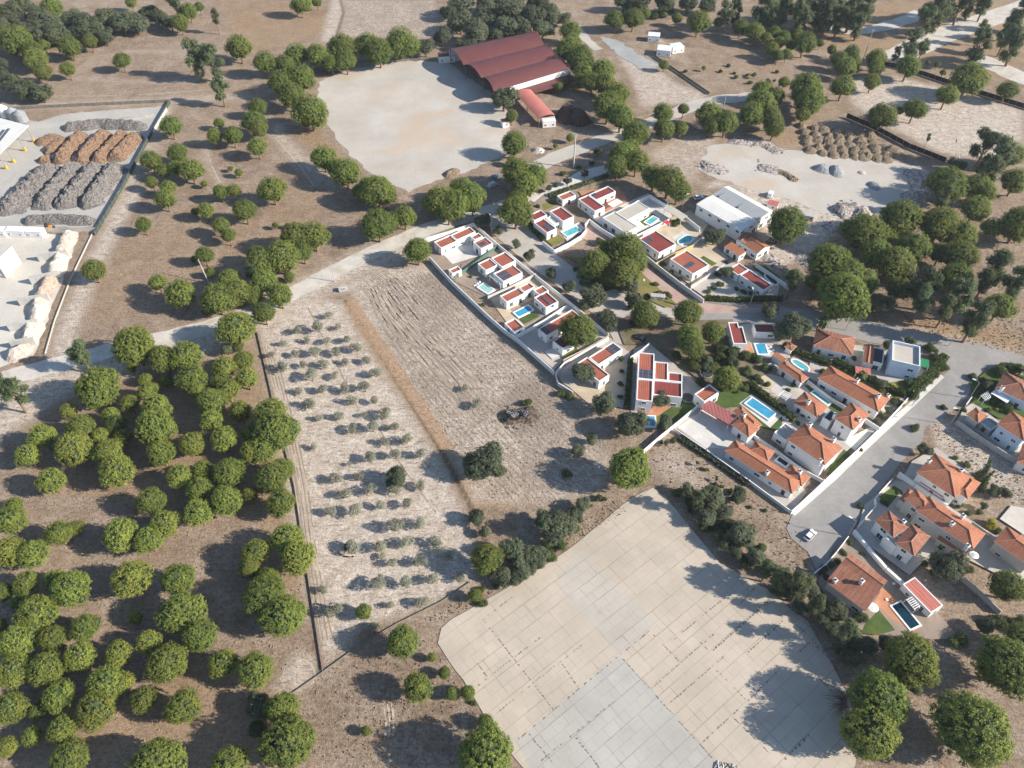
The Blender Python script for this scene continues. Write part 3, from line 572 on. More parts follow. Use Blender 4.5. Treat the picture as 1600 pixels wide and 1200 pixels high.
def villa(label, blocks, cat='villa', name='flat_roofed_villa', group=None, wall=None, solar=(), chim=(), wins=True, seed=1, par=.38):
    global UDIR
    wall = wall or M_wall; P0 = GG(blocks[0][0], blocks[0][1]); ang = fit_angle([(p.x, p.y) for p in P0]); UDIR = Vector((cos(ang), sin(ang), 0))
    PS = [snap([(p.x, p.y) for p in GG(b[0], b[1])], ang) for b in blocks]
    c = Vector((sum(p[0] for p in PS[0])/len(PS[0]), sum(p[1] for p in PS[0])/len(PS[0]), 0)); root = thing(name, label, cat, c, group)
    wb = MB(); rm = {}
    for i, (b, P) in enumerate(zip(blocks, PS)):
        h = b[1]+i*.004; P = ccw(P); I = inset(P, .28); n = len(P)
        wb.prism(P, 0, h, 0, top=False)
        z = h; wb.add([(x, y, z) for x, y in P]+[(x, y, z) for x, y in I], [(k, (k+1) % n, n+(k+1) % n, n+k) for k in range(n)], 1)
        wb.add([(x, y, z) for x, y in I]+[(x, y, z-par) for x, y in I], [((k+1) % n, k, n+k, n+(k+1) % n) for k in range(n)], 0)
        rb = MB(); rb.add([(x, y, z-par+.004) for x, y in I], [tuple(range(n))]); part('roof', rb, b[2], root)
    part('wall', wb, [wall, M_trim], root)
    if wins:
        for i, (b, P) in enumerate(zip(blocks, PS)): facade(root, P, b[1], [q for j, q in enumerate(PS) if j != i], seed=seed*10+i)
    for (x, y, nx, ny, h) in solar:
        q = G(x, y, h); u = Vector((cos(ang), sin(ang))); v = Vector((-u.y, u.x))
        for a in range(nx):
            for bb in range(ny):
                s = MB(); cc = Vector((q.x, q.y))+u*(a-(nx-1)/2)*1.15+v*(bb-(ny-1)/2)*2.2
                s.box((cc.x, cc.y, h-par+.12), (1.02, 1.9, .06), ang); part('solar_panel', s, M_solar, root)
    for (x, y, h) in chim: chimney(root, x, y, h)
    UDIR = Vector((1, 0, 0)); return root
def chimney(root, x, y, h, s=.8):
    q = G(x, y, h+.6); mb = MB(); mb.box((q.x, q.y, h-1.2), (s, s, 2.0), .6); mb.box((q.x, q.y, h+.8), (s*1.35, s*1.35, .14), .6, 0); mb.box((q.x, q.y, h+.94), (s*.6, s*.6, .25), .6, 1)
    part('chimney', mb, [M_wall, M_dark], root)
def rect(pts, h):
    P = [Vector((p.x, p.y)) for p in GG(pts, h)]; c = sum(P, Vector((0, 0)))/4
    u = ((P[1]-P[0])+(P[2]-P[3])).normalized(); v = Vector((-u.y, u.x))
    if (P[3]-P[0]).dot(v) < 0: v = -v
    lu = (abs((P[1]-P[0]).dot(u))+abs((P[2]-P[3]).dot(u)))/2; lv = (abs((P[3]-P[0]).dot(v))+abs((P[2]-P[1]).dot(v)))/2
    return c, u, v, lu/2, lv/2
def roofblock(rb, wb, r, h, kind, pitch=.42, over=.45, zi=0):
    """hip / gable / mono roof on a rectangle; corners given at the eaves line"""
    c, u, v, a, b = r
    if b > a and kind != 'mono': u, v, a, b = v, u, b, a
    h += zi; A, B = a, b; a2, b2 = max(.8, a-over), max(.8, b-over)
    def W_(x, y, z): q = c+u*x+v*y; return (q.x, q.y, z)
    wp = [W_(-a2, -b2, 0), W_(a2, -b2, 0), W_(a2, b2, 0), W_(-a2, b2, 0)]
    rise = B*pitch; t = .14; E = [W_(-A, -B, h), W_(A, -B, h), W_(A, B, h), W_(-A, B, h)]; El = [(x, y, z-t) for x, y, z in E]
    flip = (u.x*v.y-u.y*v.x) < 0
    def F_(l): return [tuple(reversed(f)) for f in l] if flip else l
    if kind == 'hip':
        k = min(B, A*.98); R = [W_(-A+k, 0, h+rise), W_(A-k, 0, h+rise)]
        rb.add(E+R, F_([(0, 1, 5, 4), (1, 2, 5), (2, 3, 4, 5), (3, 0, 4)])); wb.prism([p[:2] for p in wp], 0, h-t+.02, 0)
        for e, r_ in ((E[0], R[0]), (E[3], R[0]), (E[1], R[1]), (E[2], R[1]), (R[0], R[1])):
            if (Vector(e)-Vector(r_)).length > .3: rb.tube(Vector(e)+Vector((0, 0, .03)), Vector(r_)+Vector((0, 0, .03)), .13, n=5, mi=1)
    elif kind == 'gable':
        R = [W_(-A, 0, h+rise), W_(A, 0, h+rise)]; rb.add(E+R, F_([(0, 1, 5, 4), (2, 3, 4, 5)])); rb.add([E[0], E[3], R[0], El[0], El[3], (R[0][0], R[0][1], R[0][2]-t)], [(0, 2, 5, 3), (2, 1, 4, 5)], 2)
        rb.add([E[1], E[2], R[1], El[1], El[2], (R[1][0], R[1][1], R[1][2]-t)], [(0, 2, 5, 3), (2, 1, 4, 5)], 2); wb.prism([p[:2] for p in wp], 0, h-t+.02, 0)
        hh = (b2/B)*rise*0; g = rise*(1-0)*b2/B
        for s in (-1, 1): wb.add([W_(s*a2, -b2, h-t), W_(s*a2, b2, h-t), W_(s*a2, 0, h-t+g)], [(0, 1, 2)])
        rb.tube(Vector(R[0])+Vector((0, 0, .03)), Vector(R[1])+Vector((0, 0, .03)), .13, n=5, mi=1)
    else:  # mono: rises from edge 0-1 (v=-b) to edge 3-2 (v=+b)
        E = [W_(-A, -B, h), W_(A, -B, h), W_(A, B, h+2*B*pitch), W_(-A, B, h+2*B*pitch)]; El = [(x, y, z-t) for x, y, z in E]
        rb.add(E, F_([(0, 1, 2, 3)])); wb.prism([p[:2] for p in wp], 0, h-t, 0)
        k = 2*b2*pitch; tp = [W_(-a2, -b2, h-t), W_(a2, -b2, h-t), W_(a2, b2, h-t), W_(-a2, b2, h-t), W_(a2, b2, h-t+k), W_(-a2, b2, h-t+k)]
        wb.add(tp, [(1, 2, 4), (0, 5, 3), (2, 3, 5, 4)])
    rb.add(E+El, F_([(i, 4+i, 4+(i+1) % 4, (i+1) % 4) for i in range(4)]), 2); rb.add([(x, y, z) for x, y, z in El], F_([(3, 2, 1, 0)]), 2)
    return [p[:2] for p in wp]
def house(label, blocks, cat='house', name='tiled_house', group=None, wall=None, chim=(), tile=None, seed=1, flats=(), wins=True, pitch=.42, over=.45):
    """blocks: (four eave corners in the photo, eave height, kind)"""
    wall = wall or M_wall; r0 = rect(blocks[0][0], blocks[0][1]); root = thing(name, label, cat, (r0[0].x, r0[0].y, 0), group); wb = MB(); PS = []; hs = []
    for i, b in enumerate(blocks):
        rb = MB(); PS.append(roofblock(rb, wb, rect(b[0], b[1]), b[1], b[2], b[3] if len(b) > 3 else pitch, over, i*.007)); hs.append(b[1]); part('roof', rb, [tile or M_tile, M_ridge, M_trim], root)
    for f in flats:
        P = ccw(snap([(p.x, p.y) for p in GG(f[0], f[1])], math.atan2(r0[1].y, r0[1].x))); I = inset(P, .25); n = len(P); h = f[1]
        wb.prism(P, 0, h, 0, top=False); wb.add([(x, y, h) for x, y in P]+[(x, y, h) for x, y in I], [(k, (k+1) % n, n+(k+1) % n, n+k) for k in range(n)], 1)
        wb.add([(x, y, h) for x, y in I]+[(x, y, h-.5) for x, y in I], [((k+1) % n, k, n+k, n+(k+1) % n) for k in range(n)], 0)
        rb = MB(); rb.add([(x, y, h-.49) for x, y in I], [tuple(range(n))]); part('terrace_roof', rb, f[2], root); PS.append([tuple(p) for p in P]); hs.append(h)
    part('wall', wb, [wall, M_trim], root)
    if wins:
        for i, P in enumerate(PS): facade(root, [tuple(p) for p in P], hs[i], [q for j, q in enumerate(PS) if j != i], seed=seed*10+i)
    for (x, y, h) in chim: chimney(root, x, y, h)
    return root
def pool(label, pts, mat, rnd=False, h=.12, cop=.45):
    P = [(p.x, p.y) for p in GG(pts)]
    if len(P) == 4 and not rnd: P = snap(P, fit_angle(P))
    if rnd:
        Q = P
        for _ in range(3):
            R_ = []
            for a, b in zip(Q, Q[1:]+Q[:1]): R_ += [(a[0]*.75+b[0]*.25, a[1]*.75+b[1]*.25), (a[0]*.25+b[0]*.75, a[1]*.25+b[1]*.75)]
            Q = R_
        P = Q
    P = ccw(P); O = inset(P, -cop); n = len(P); c = (sum(p[0] for p in P)/n, sum(p[1] for p in P)/n, 0); _z[0] += .0; zb = _z[0]+.05
    root = thing('swimming_pool', label, 'swimming pool', c); mb = MB(); mb.prism(O, 0, zb+h, 0, top=False)
    mb.add([(x, y, zb+h) for x, y in O]+[(x, y, zb+h) for x, y in P], [(k, (k+1) % n, n+(k+1) % n, n+k) for k in range(n)])
    mb.add([(x, y, zb+h) for x, y in P]+[(x, y, zb) for x, y in P], [((k+1) % n, k, n+k, n+(k+1) % n) for k in range(n)]); part('coping', mb, M_trim, root)
    wm = MB(); wm.add([(x, y, zb+.02) for x, y in P], [tuple(range(n))]); part('water', wm, mat, root)
    st = MB(); q = Vector(P[0])*.85+Vector(c[:2])*.15
    return root
def wall(label, pts, h=1.9, t=.17, mat=None, name='boundary_wall', cat='wall', cap=True, group=None, posts=0, world=False):
    P = [Vector((p[0], p[1])) for p in (pts if world else GG(pts, h))]; root = thing(name, label, cat, (P[0].x, P[0].y, 0), group)
    mb = MB(); cb = MB(); mat = mat or M_wall
    for i, (a, b) in enumerate(zip(P, P[1:])):
        d = (b-a).normalized(); nn = Vector((-d.y, d.x))*t/2; e = d*t*.5 if i < len(P)-2 else d*0; e0 = d*t*.5 if i else d*0
        hh = h-i*.004; mb.prism([a+e0+nn, a+e0-nn, b-e*0-nn, b-e*0+nn], 0, hh, 0)
        if cap: cb.prism([a+e0+nn*1.5, a+e0-nn*1.5, b-nn*1.5, b+nn*1.5], hh+.004, hh+.08, 0, bot=True)
    part('wall_panel', mb, mat, root)
    if cap: part('coping', cb, M_trim if mat in (M_wall, M_wallw) else M_conc, root)
    if posts:
        for a, b in zip(P, P[1:]):
            n = max(1, int((b-a).length/posts))
            for k in range(n+1):
                q = a+(b-a)*k/n; pm = MB(); pm.box((q.x, q.y, h*.5), (.3, .3, h*.5+.45), math.atan2((b-a).y, (b-a).x)); part('post', pm, M_trim, root)
    return root
PM_ = {}
def post_mesh(h):
    if h not in PM_: q = MB(); q.tube((0, 0, 0), (0, 0, h+.12), .07, n=5); PM_[h] = mesh('post', q, M_grey)
    return PM_[h]
def fence(label, pts, h=1.8, mat=None, name='mesh_fence', cat='fence', step=3.0, panel=True, t=.04):
    P = [Vector((p.x, p.y)) for p in GG(pts)]; root = thing(name, label, cat, (P[0].x, P[0].y, 0)); pm = MB(); mb = MB(); k_ = 0
    for a, b in zip(P, P[1:]):
        d = (b-a).normalized(); nn = Vector((-d.y, d.x))*t/2; mb.prism([a+nn, a-nn, b-nn, b+nn], .1, h-.05-k_*.003, 0); k_ += 1
        n = max(1, int((b-a).length/step))
        for k in range(n+1 if k_ == len(P)-1 else n): q = a+(b-a)*k/n; link('post', post_mesh(h), root, (q.x-root.location.x, q.y-root.location.y, 0))
    part('panel', mb, mat, root); return root
# ---------------------------------------------------------------- village: flat roofed villas
VG = 'flat roofed villas of the village'
villa('white villa round a paved court with three red flat roofs, nearest the gravel road', [([(677.5, 377.5), (703.7, 366.9), (713.7, 376.2), (690, 388)], 3.6, M_red), ([(704, 366.5), (732.5, 354.5), (744, 361.5), (713.5, 375)], 3.7, M_red), ([(735, 369), (747.5, 363.5), (755, 369.4), (741, 374.4)], 3.5, M_red), ([(738, 377.5), (760, 369.5), (768.5, 380.5), (752, 389)], 3.8, M_red)], group=VG, solar=[(753, 380.5, 3, 1, 3.8)], seed=1)
villa('white villa with two red roofs stepped round a small pale pool and slatted pergola', [([(767.5, 402.5), (790, 393), (804, 406), (785, 419)], 3.7, M_red), ([(745, 411), (766, 404), (777.5, 414), (759, 422.5)], 3.5, M_red), ([(770, 426), (801, 414), (817.5, 425.6), (785.6, 440)], 3.8, M_red)], group=VG, solar=[(787, 429.5, 4, 2, 3.8)], seed=2)
villa('small white hut with a red flat roof against the long white wall', [([(700.6, 421), (715, 415.6), (722, 421), (707, 427.5)], 2.8, M_red)], 'hut', 'garden_hut', seed=3)
villa('white L-shaped villa with orange-red roofs beside a blue pool and square lawn', [([(780, 462), (810, 449), (820, 458), (792.5, 472)], 3.6, M_red), ([(811, 448.7), (826, 440.5), (835, 447), (820, 457.5)], 3.75, M_red), ([(834, 452.5), (847.5, 446), (858, 453.5), (842, 461)], 3.5, M_red), ([(834, 463), (856, 456), (871, 471), (853, 482)], 3.7, M_mar)], group=VG, solar=[(853, 468, 1, 4, 3.7)], seed=4)
villa('small white hut with a red roof at the corner below the square lawn', [([(787, 505), (806, 496.5), (818, 511), (804, 519)], 2.9, M_red)], 'hut', 'garden_hut', seed=5)
villa('white villa half hidden under a bright green round pine', [([(839, 514), (894, 484), (908, 494), (855, 524)], 3.6, M_red), ([(866, 532), (884, 520), (897, 537), (876, 545)], 3.5, M_mar)], group=VG, solar=[(849, 514, 2, 2, 3.6)], seed=6)
villa('white L-shaped villa with a red roof and dark roof panels above a sandy yard', [([(919, 558), (957.5, 535), (974, 546), (935, 569)], 3.7, M_red), ([(901, 566), (918, 559), (954, 586), (934, 596)], 3.8, M_red)], group=VG, solar=[(958, 544, 3, 2, 3.7)], seed=7)
villa('largest villa, five red roof bays framed in white beside a small cyan pool', [([(998, 550), (1023, 553), (1021, 593), (996, 591.5)], 5.6, M_red), ([(996, 592), (1021, 593.5), (1019, 625), (994, 627)], 5.4, M_red), ([(1023.5, 565), (1044.5, 566.5), (1043, 594), (1021.5, 593)], 5.2, M_red), ([(1045, 581), (1067, 583.5), (1065.5, 597), (1043.5, 595)], 4.8, M_mar), ([(1021.5, 594), (1066.5, 597.5), (1065.5, 620), (1020, 617.5)], 4.9, M_mar)], group=VG, solar=[(1009, 584, 4, 2, 5.6)], seed=8)
villa('small white garage with a red roof striped by shadow beside the maroon carport', [([(1085.6, 615.6), (1108, 600), (1125, 612.5), (1100, 627.5)], 4.2, M_red)], 'garage', 'garage', seed=9)
villa('white villa of three blocks with a glazed link, next to a bright pool and lawn', [([(825, 336), (844, 328), (855, 335), (834, 345.6)], 3.6, M_mar), ([(834, 347), (849, 341), (869, 356), (855, 365)], 3.7, M_mar), ([(859, 330), (875, 322.5), (897.5, 337.5), (880, 346)], 4.0, M_mar), ([(854, 341), (864, 335), (875, 346), (866, 352)], 3.1, M_wsheet)], group=VG, solar=[(857, 354, 2, 2, 3.7)], seed=10)
villa('small white outbuilding with a red flat roof by the village entrance', [([(870, 306), (890, 298), (901, 305), (879, 312.5)], 3.0, M_red)], 'outbuilding', 'outbuilding', seed=11)
villa('white L-shaped villa with maroon roofs and an orange timber deck', [([(904, 311), (918, 304), (945.6, 323), (929, 330)], 3.7, M_mar), ([(919, 304), (950, 290.6), (962.5, 299), (932, 312)], 3.6, M_mar)], group=VG, solar=[(929, 303, 2, 1, 3.6)], seed=12)
villa('wide white villa with a pale beige gravel roof and pool court', [([(942.5, 339), (958, 332), (1001, 353), (975.6, 364)], 4.2, M_beige), ([(958, 331.5), (994, 317), (1019, 323), (982, 343)], 4.3, M_beige)], group=VG, seed=13, par=.2)
villa('white villa under one maroon roof with a zigzag edge and kidney pool behind', [([(997, 372.5), (1024, 360), (1057, 381), (1030, 395)], 3.8, M_mar)], group=VG, solar=[(1011, 376, 5, 1, 3.8)], seed=14)
villa('white villa under one red-brown roof between yellow and grey garden walls', [([(1045.6, 404), (1072.5, 391), (1109, 414), (1082.5, 427.5)], 3.8, M_red)], group=VG, solar=[(1076, 414, 5, 1, 3.8)], seed=15)
villa('white villa with two maroon roofs at the foot of the tiled warehouse cottage', [([(1139, 419), (1154, 411), (1170, 420), (1153, 431)], 3.5, M_red), ([(1155, 430), (1170, 420.6), (1207.5, 445), (1194, 453)], 3.7, M_mar)], group=VG, seed=16)
villa('white villa with a long maroon roof above the pool beside the asphalt road', [([(1137.5, 503), (1153, 503.7), (1154, 510), (1160, 510.6), (1168, 537), (1146, 537)], 3.8, M_mar)], group=VG, seed=17)
villa('low white villa with a dark maroon roof shaded by the big garden oak', [([(1177.5, 506), (1209, 505), (1212.5, 520), (1180, 519)], 3.0, M_mar)], group=VG, seed=18)
r = villa('tall pale blue box house with a cream roof terrace beside a green awning', [([(1396, 533), (1439, 540), (1437, 572), (1393, 562)], 7.0, M_beige)], 'house', 'box_house', wall=M_wallb, seed=19, par=.9)
# shade structures
def canopy(label, pts, h, mat, name='canopy', cat='canopy', posts=True, t=.14, lean=0):
    P = [(p.x, p.y) for p in GG(pts, h)]; P = snap(P, fit_angle(P)) if len(P) == 4 else P; P = ccw(P); c = (sum(p[0] for p in P)/len(P), sum(p[1] for p in P)/len(P), 0)
    root = thing(name, label, cat, c); mb = MB(); mb.prism(P, h, h+t, 0, bot=True); part('roof', mb, mat, root)
    for k in inset(P, .25): q = MB(); q.tube((k[0], k[1], 0), (k[0], k[1], h), .09, n=6); part('post', q, M_trim, root)
    return root
def pergola(label, pts, h, n=7, mat=None):
    P = [Vector((p.x, p.y)) for p in GG(pts, h)]; c = sum(P, Vector((0, 0)))/4; root = thing('pergola', label, 'pergola', (c.x, c.y, 0)); mat = mat or M_trim
    for k in P: q = MB(); q.tube((k.x, k.y, 0), (k.x, k.y, h), .1, n=6); part('post', q, mat, root)
    q = MB()
    for a, b in ((P[0], P[1]), (P[3], P[2])): q.tube((a.x, a.y, h), (b.x, b.y, h), .1, n=4)
    part('beam', q, mat, root)
    for k in range(n):
        f = (k+.5)/n; a = P[0]*(1-f)+P[1]*f; b = P[3]*(1-f)+P[2]*f; q = MB(); d = (b-a).normalized(); a = a-d*.3; b = b+d*.3; nn = Vector((-d.y, d.x))*.09
        q.prism([a+nn, a-nn, b-nn, b+nn], h+.1, h+.25, 0, bot=True); part('slat', q, mat, root)
pergola('white slatted pergola beside the pale pool', [(765, 431), (782, 444), (787, 442), (771, 428)], 2.7, 8)
canopy('white fabric canopy on posts over the orange deck', [(949, 319), (964, 311), (974, 316), (957.5, 324)], 2.6, M_plast)
canopy('grey flat canopy behind the beige roofed villa', [(1036, 326), (1047.5, 322.5), (1076, 337.5), (1064, 344)], 3.2, M_beige)
canopy('terracotta roofed shed beside the pale blue box house', [(1336, 573), (1361, 576), (1360, 586), (1337, 583)], 2.4, M_shel, 'open_shed', 'shed')
canopy('green glazed awning on the side of the pale blue box house', [(1439, 560), (1452, 563), (1451, 575), (1438, 573)], 3.4, simple('green_sheet', (.04, .22, .09), .15, .4))
canopy('white awning on the terrace of the red roofed house at the right edge', [(1548, 615), (1554, 609), (1578, 625), (1574, 630)], 2.8, M_plast)
pergola('pale timber shade frame, left one of the pair in the sandy yard', [(1204, 611), (1213, 602), (1224, 610), (1215, 620)], 2.4, 5, M_trim)
pergola('pale timber shade frame, right one of the pair in the sandy yard', [(1216, 619), (1226, 610), (1237, 616), (1227, 626)], 2.4, 5, M_trim)
canopy('red parasol sail in the garden of the kidney pool', [(1038, 347), (1043, 343), (1046, 348), (1041, 352)], 2.2, M_redp, 'sun_sail', 'sun sail')
pergola('small white pergola against the red roofed outbuilding by the dark pool', [(1416, 936), (1430, 953), (1437, 949), (1424, 932)], 2.4, 6)
pergola('white pergola in the shady garden at the right edge', [(1532, 620), (1544, 612), (1548, 620), (1538, 626)], 2.4, 5)
r = canopy('long maroon ribbed carport over the paved driveway', [(1095, 636), (1106, 626), (1150, 648), (1139, 667)], 3.2, M_mar2, 'carport', 'carport', t=.25)
# ---------------------------------------------------------------- tiled houses
TG = 'orange tiled houses of the estate'
house('orange hipped house with a wing along the large blue pool', [([(1143, 643), (1156, 636), (1194, 662), (1180, 670)], 3.3, 'hip'), ([(1143, 664), (1157, 651), (1190, 668), (1170, 683)], 3.9, 'hip')], group=TG, chim=[(1163, 648, 4.2)], seed=31)
house('long orange tiled bungalow with a white chimney and a tiny dark pool', [([(1135, 702.5), (1147, 687), (1256, 752), (1235, 774)], 3.4, 'hip'), ([(1172, 702), (1181, 687), (1211, 707), (1198, 722)], 3.45, 'hip'), ([(1226, 737), (1238, 725), (1266, 746), (1250, 764)], 3.3, 'hip')], group=TG, chim=[(1199, 738, 4.0), (1250, 737, 4.4)], seed=32)
house('two-storey orange hipped house with a grey roof terrace', [([(1232.5, 681), (1256, 664), (1319, 696), (1286, 732)], 6.2, 'hip')], group=TG, flats=[([(1210, 676), (1225, 661), (1246, 672.5), (1232, 690)], 3.6, S_grey)], chim=[(1266, 663, 7.2), (1303, 686, 7.2), (1282, 720, 6.2)], seed=33)
house('orange tiled house in two parts joined by a flat link, above the narrow green pool', [([(1239, 627.5), (1257, 612.5), (1295, 635), (1277, 653)], 3.6, 'hip'), ([(1306, 650), (1330, 629), (1360, 646), (1330, 676)], 6.2, 'hip')], group=TG, flats=[([(1286, 651), (1299, 640), (1310, 647), (1297, 660)], 4.0, M_dark)], chim=[(1264, 627, 5.0), (1305, 648, 5.0), (1343, 655, 6.6)], seed=34)
house('very long orange tiled house reaching down to the street wall', [([(1280, 589), (1297, 569), (1391, 624), (1370, 646)], 4.2, 'hip')], group=TG, chim=[(1340, 594, 5.6), (1373, 618, 5.6), (1388, 618, 4.4)], tile=M_tile, seed=35)
house('narrow orange hipped house beside the rounded turquoise pool', [([(1215, 570), (1226, 566), (1264, 588), (1252, 601)], 3.2, 'hip')], group=TG, seed=36)
house('small lean-to with a strip of orange tiles at the end of the turquoise pool', [([(1206, 554), (1223, 567), (1229, 562), (1214, 551)], 2.6, 'mono', .15)], 'outbuilding', 'outbuilding', seed=37, over=.2)
house('tiny white kiosk with a brown tiled roof at the hedge corner', [([(1226, 541), (1233, 535), (1246, 540), (1237, 549)], 2.7, 'hip', .2)], 'kiosk', 'kiosk', tile=M_tile2, seed=38)
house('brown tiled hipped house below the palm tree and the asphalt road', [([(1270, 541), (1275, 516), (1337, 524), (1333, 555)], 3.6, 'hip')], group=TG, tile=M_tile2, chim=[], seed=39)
house('small white house with half an orange roof and a dark walled court', [([(1347, 566), (1352, 540), (1366, 544), (1364, 570)], 3.6, 'gable', .3)], group=TG, flats=[([(1365, 541), (1382, 545), (1380, 568), (1363, 565)], 3.6, M_dark)], seed=40)
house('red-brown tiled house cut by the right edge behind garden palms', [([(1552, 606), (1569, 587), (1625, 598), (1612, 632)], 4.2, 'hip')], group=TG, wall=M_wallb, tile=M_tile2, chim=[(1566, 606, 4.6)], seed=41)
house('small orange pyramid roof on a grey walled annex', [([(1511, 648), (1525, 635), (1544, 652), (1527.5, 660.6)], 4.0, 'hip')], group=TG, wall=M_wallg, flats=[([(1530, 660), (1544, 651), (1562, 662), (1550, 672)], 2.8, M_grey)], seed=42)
house('tall pale blue walled house with a big orange hip at the right edge', [([(1559, 664), (1579, 641), (1625, 668), (1599, 688)], 6.8, 'hip')], group=TG, wall=M_wallb, seed=43)
house('low orange tiled porch at the right edge under the blue walled house', [([(1588, 720), (1598, 696), (1630, 705), (1622, 738)], 3.6, 'hip')], group=TG, seed=44)
house('broad orange house with two hips and a red strip carport beside the bare plot', [([(1432.5, 737.5), (1461, 707), (1521, 747), (1492, 779)], 5.6, 'hip'), ([(1488, 770), (1512, 740), (1532, 756), (1515, 776)], 5.3, 'hip')], group=TG, chim=[(1452, 720, 6.0), (1502, 735, 6.0)], seed=45)
canopy('long red strip carport along the broad two-hipped house', [(1436, 753), (1443, 748), (1481, 771), (1474, 778)], 2.9, M_shel, 'carport', 'carport')
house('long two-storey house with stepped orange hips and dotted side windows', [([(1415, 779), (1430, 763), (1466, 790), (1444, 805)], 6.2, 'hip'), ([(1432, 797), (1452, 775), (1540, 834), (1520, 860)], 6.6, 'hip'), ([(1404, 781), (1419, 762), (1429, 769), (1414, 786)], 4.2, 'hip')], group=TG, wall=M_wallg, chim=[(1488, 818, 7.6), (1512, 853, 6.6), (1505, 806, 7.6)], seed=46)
house('lean-to with a sloping red tile strip under the stepped long house', [([(1510, 870), (1463, 842), (1469, 835), (1514, 861)], 3.0, 'mono', .3)], 'outbuilding', 'outbuilding', wall=M_wallg, seed=47, over=.2)
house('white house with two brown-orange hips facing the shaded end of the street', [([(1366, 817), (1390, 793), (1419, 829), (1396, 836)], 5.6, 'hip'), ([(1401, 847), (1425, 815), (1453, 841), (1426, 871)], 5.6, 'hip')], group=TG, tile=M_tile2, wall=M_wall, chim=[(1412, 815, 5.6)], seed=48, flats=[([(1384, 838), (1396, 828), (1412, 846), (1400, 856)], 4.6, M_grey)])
house('red-brown split-roof house beside the dark rectangular pool', [([(1352, 953.5), (1289.5, 910), (1312, 882), (1373.5, 929.5)], 4.0, 'mono', .18), ([(1313, 882), (1328.5, 863.5), (1387, 908.5), (1370.5, 926.5)], 4.2, 'gable', .35)], group=TG, tile=M_tile2, chim=[(1305, 907, 4.4), (1347, 908, 5.6)], seed=49)
villa('long white outbuilding with a bright red roof beside the dark pool', [([(1412.5, 911.5), (1427.5, 902.5), (1475.5, 944.5), (1453, 959.5)], 2.9, M_shel)], 'outbuilding', 'outbuilding', seed=50, par=.06)
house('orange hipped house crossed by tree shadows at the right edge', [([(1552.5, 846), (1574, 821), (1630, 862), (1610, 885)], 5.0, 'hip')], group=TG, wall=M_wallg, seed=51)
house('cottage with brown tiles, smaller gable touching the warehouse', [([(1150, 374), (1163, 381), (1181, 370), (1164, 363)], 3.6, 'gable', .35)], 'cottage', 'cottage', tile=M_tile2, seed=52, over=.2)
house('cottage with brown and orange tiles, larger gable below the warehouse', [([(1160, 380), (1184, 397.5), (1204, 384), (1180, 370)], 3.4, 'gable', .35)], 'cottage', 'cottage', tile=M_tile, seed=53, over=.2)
house('narrow white shed with pale orange tiles beside the cottages', [([(1132.5, 385), (1155, 401), (1166, 394), (1142, 379)], 2.7, 'mono', .12)], 'shed', 'garden_shed', seed=54, over=.1)
# warehouse: two long bays
root = thing('warehouse', 'long white warehouse with one cream and one grey roof bay', 'warehouse', tuple(G(1147, 325))[:2]+(0,)); wb = MB()
for i, (pts, h, mt, mt2) in enumerate([([(1088, 319), (1160, 361), (1184, 344), (1114, 304)], 5.4, M_wsheet, M_wsheet), ([(1114, 304), (1184, 344), (1209, 330), (1138, 290)], 5.5, M_gsheet, M_wsheet)]):
    rb = MB(); c, u, v, a, b = rect(pts, h); W_ = lambda x, y, z: ((c+u*x+v*y).x, (c+u*x+v*y).y, z); k = b*.15 if i == 0 else b*.35; rise = .4 if i == 0 else .8
    ce = [W_(-a, -b, h), W_(a, -b, h), W_(a, k, h+rise), W_(-a, k, h+rise), W_(a, b, h), W_(-a, b, h)]
    ff = [(0, 1, 2, 3)]; rb.add(ce, ff, 0); rb.add(ce, [(3, 2, 4, 5)], 1)
    part('roof', rb, [mt, mt2], root); wb.prism([W_(-a+.2, -b+.2, 0)[:2], W_(a-.2, -b+.2, 0)[:2], W_(a-.2, b-.2, 0)[:2], W_(-a+.2, b-.2, 0)[:2]], 0, h-.02, 0, top=False)
    for s in (-1, 1): wb.add([W_(s*(a-.2), -b+.2, h-.05), W_(s*(a-.2), k, h+rise-.05), W_(s*(a-.2), b-.2, h-.05)], [(0, 1, 2)])
    if i == 0:
        P = ccw([W_(-a+.2, -b+.2, 0)[:2], W_(a-.2, -b+.2, 0)[:2], W_(a-.2, b-.2, 0)[:2], W_(-a+.2, b-.2, 0)[:2]])
        d0 = u; nn = Vector((u.y, -u.x)); nn = nn if nn.dot(v) < 0 else -nn
        for kk in range(5): q = c+u*(-a+(kk+.6)*2*a/5)-v*(b-.2); window(root, q.x+nn.x*.03, q.y+nn.y*.03, 3.9, math.atan2(u.y, u.x), 1.6, 1.1)
    for kk in range(4): q = c+u*(a-.2)+v*(-b+(kk+.5)*2*b/4); window(root, q.x+u.x*.03, q.y+u.y*.03, 1.3 if kk % 2 else 4.0, math.atan2(v.y, v.x), 2.2, 2.2 if kk % 2 else 1.1)
    if i == 1:
        for f in (-.75, .1): q = MB(); c2 = c+u*a*f-v*b*.55; q.box((c2.x, c2.y, h+.38), (.9, 3.4, .12), math.atan2(v.y, v.x)-pi/2); part('skylight', q, M_grey, root)
part('wall', wb, [M_wall], root)
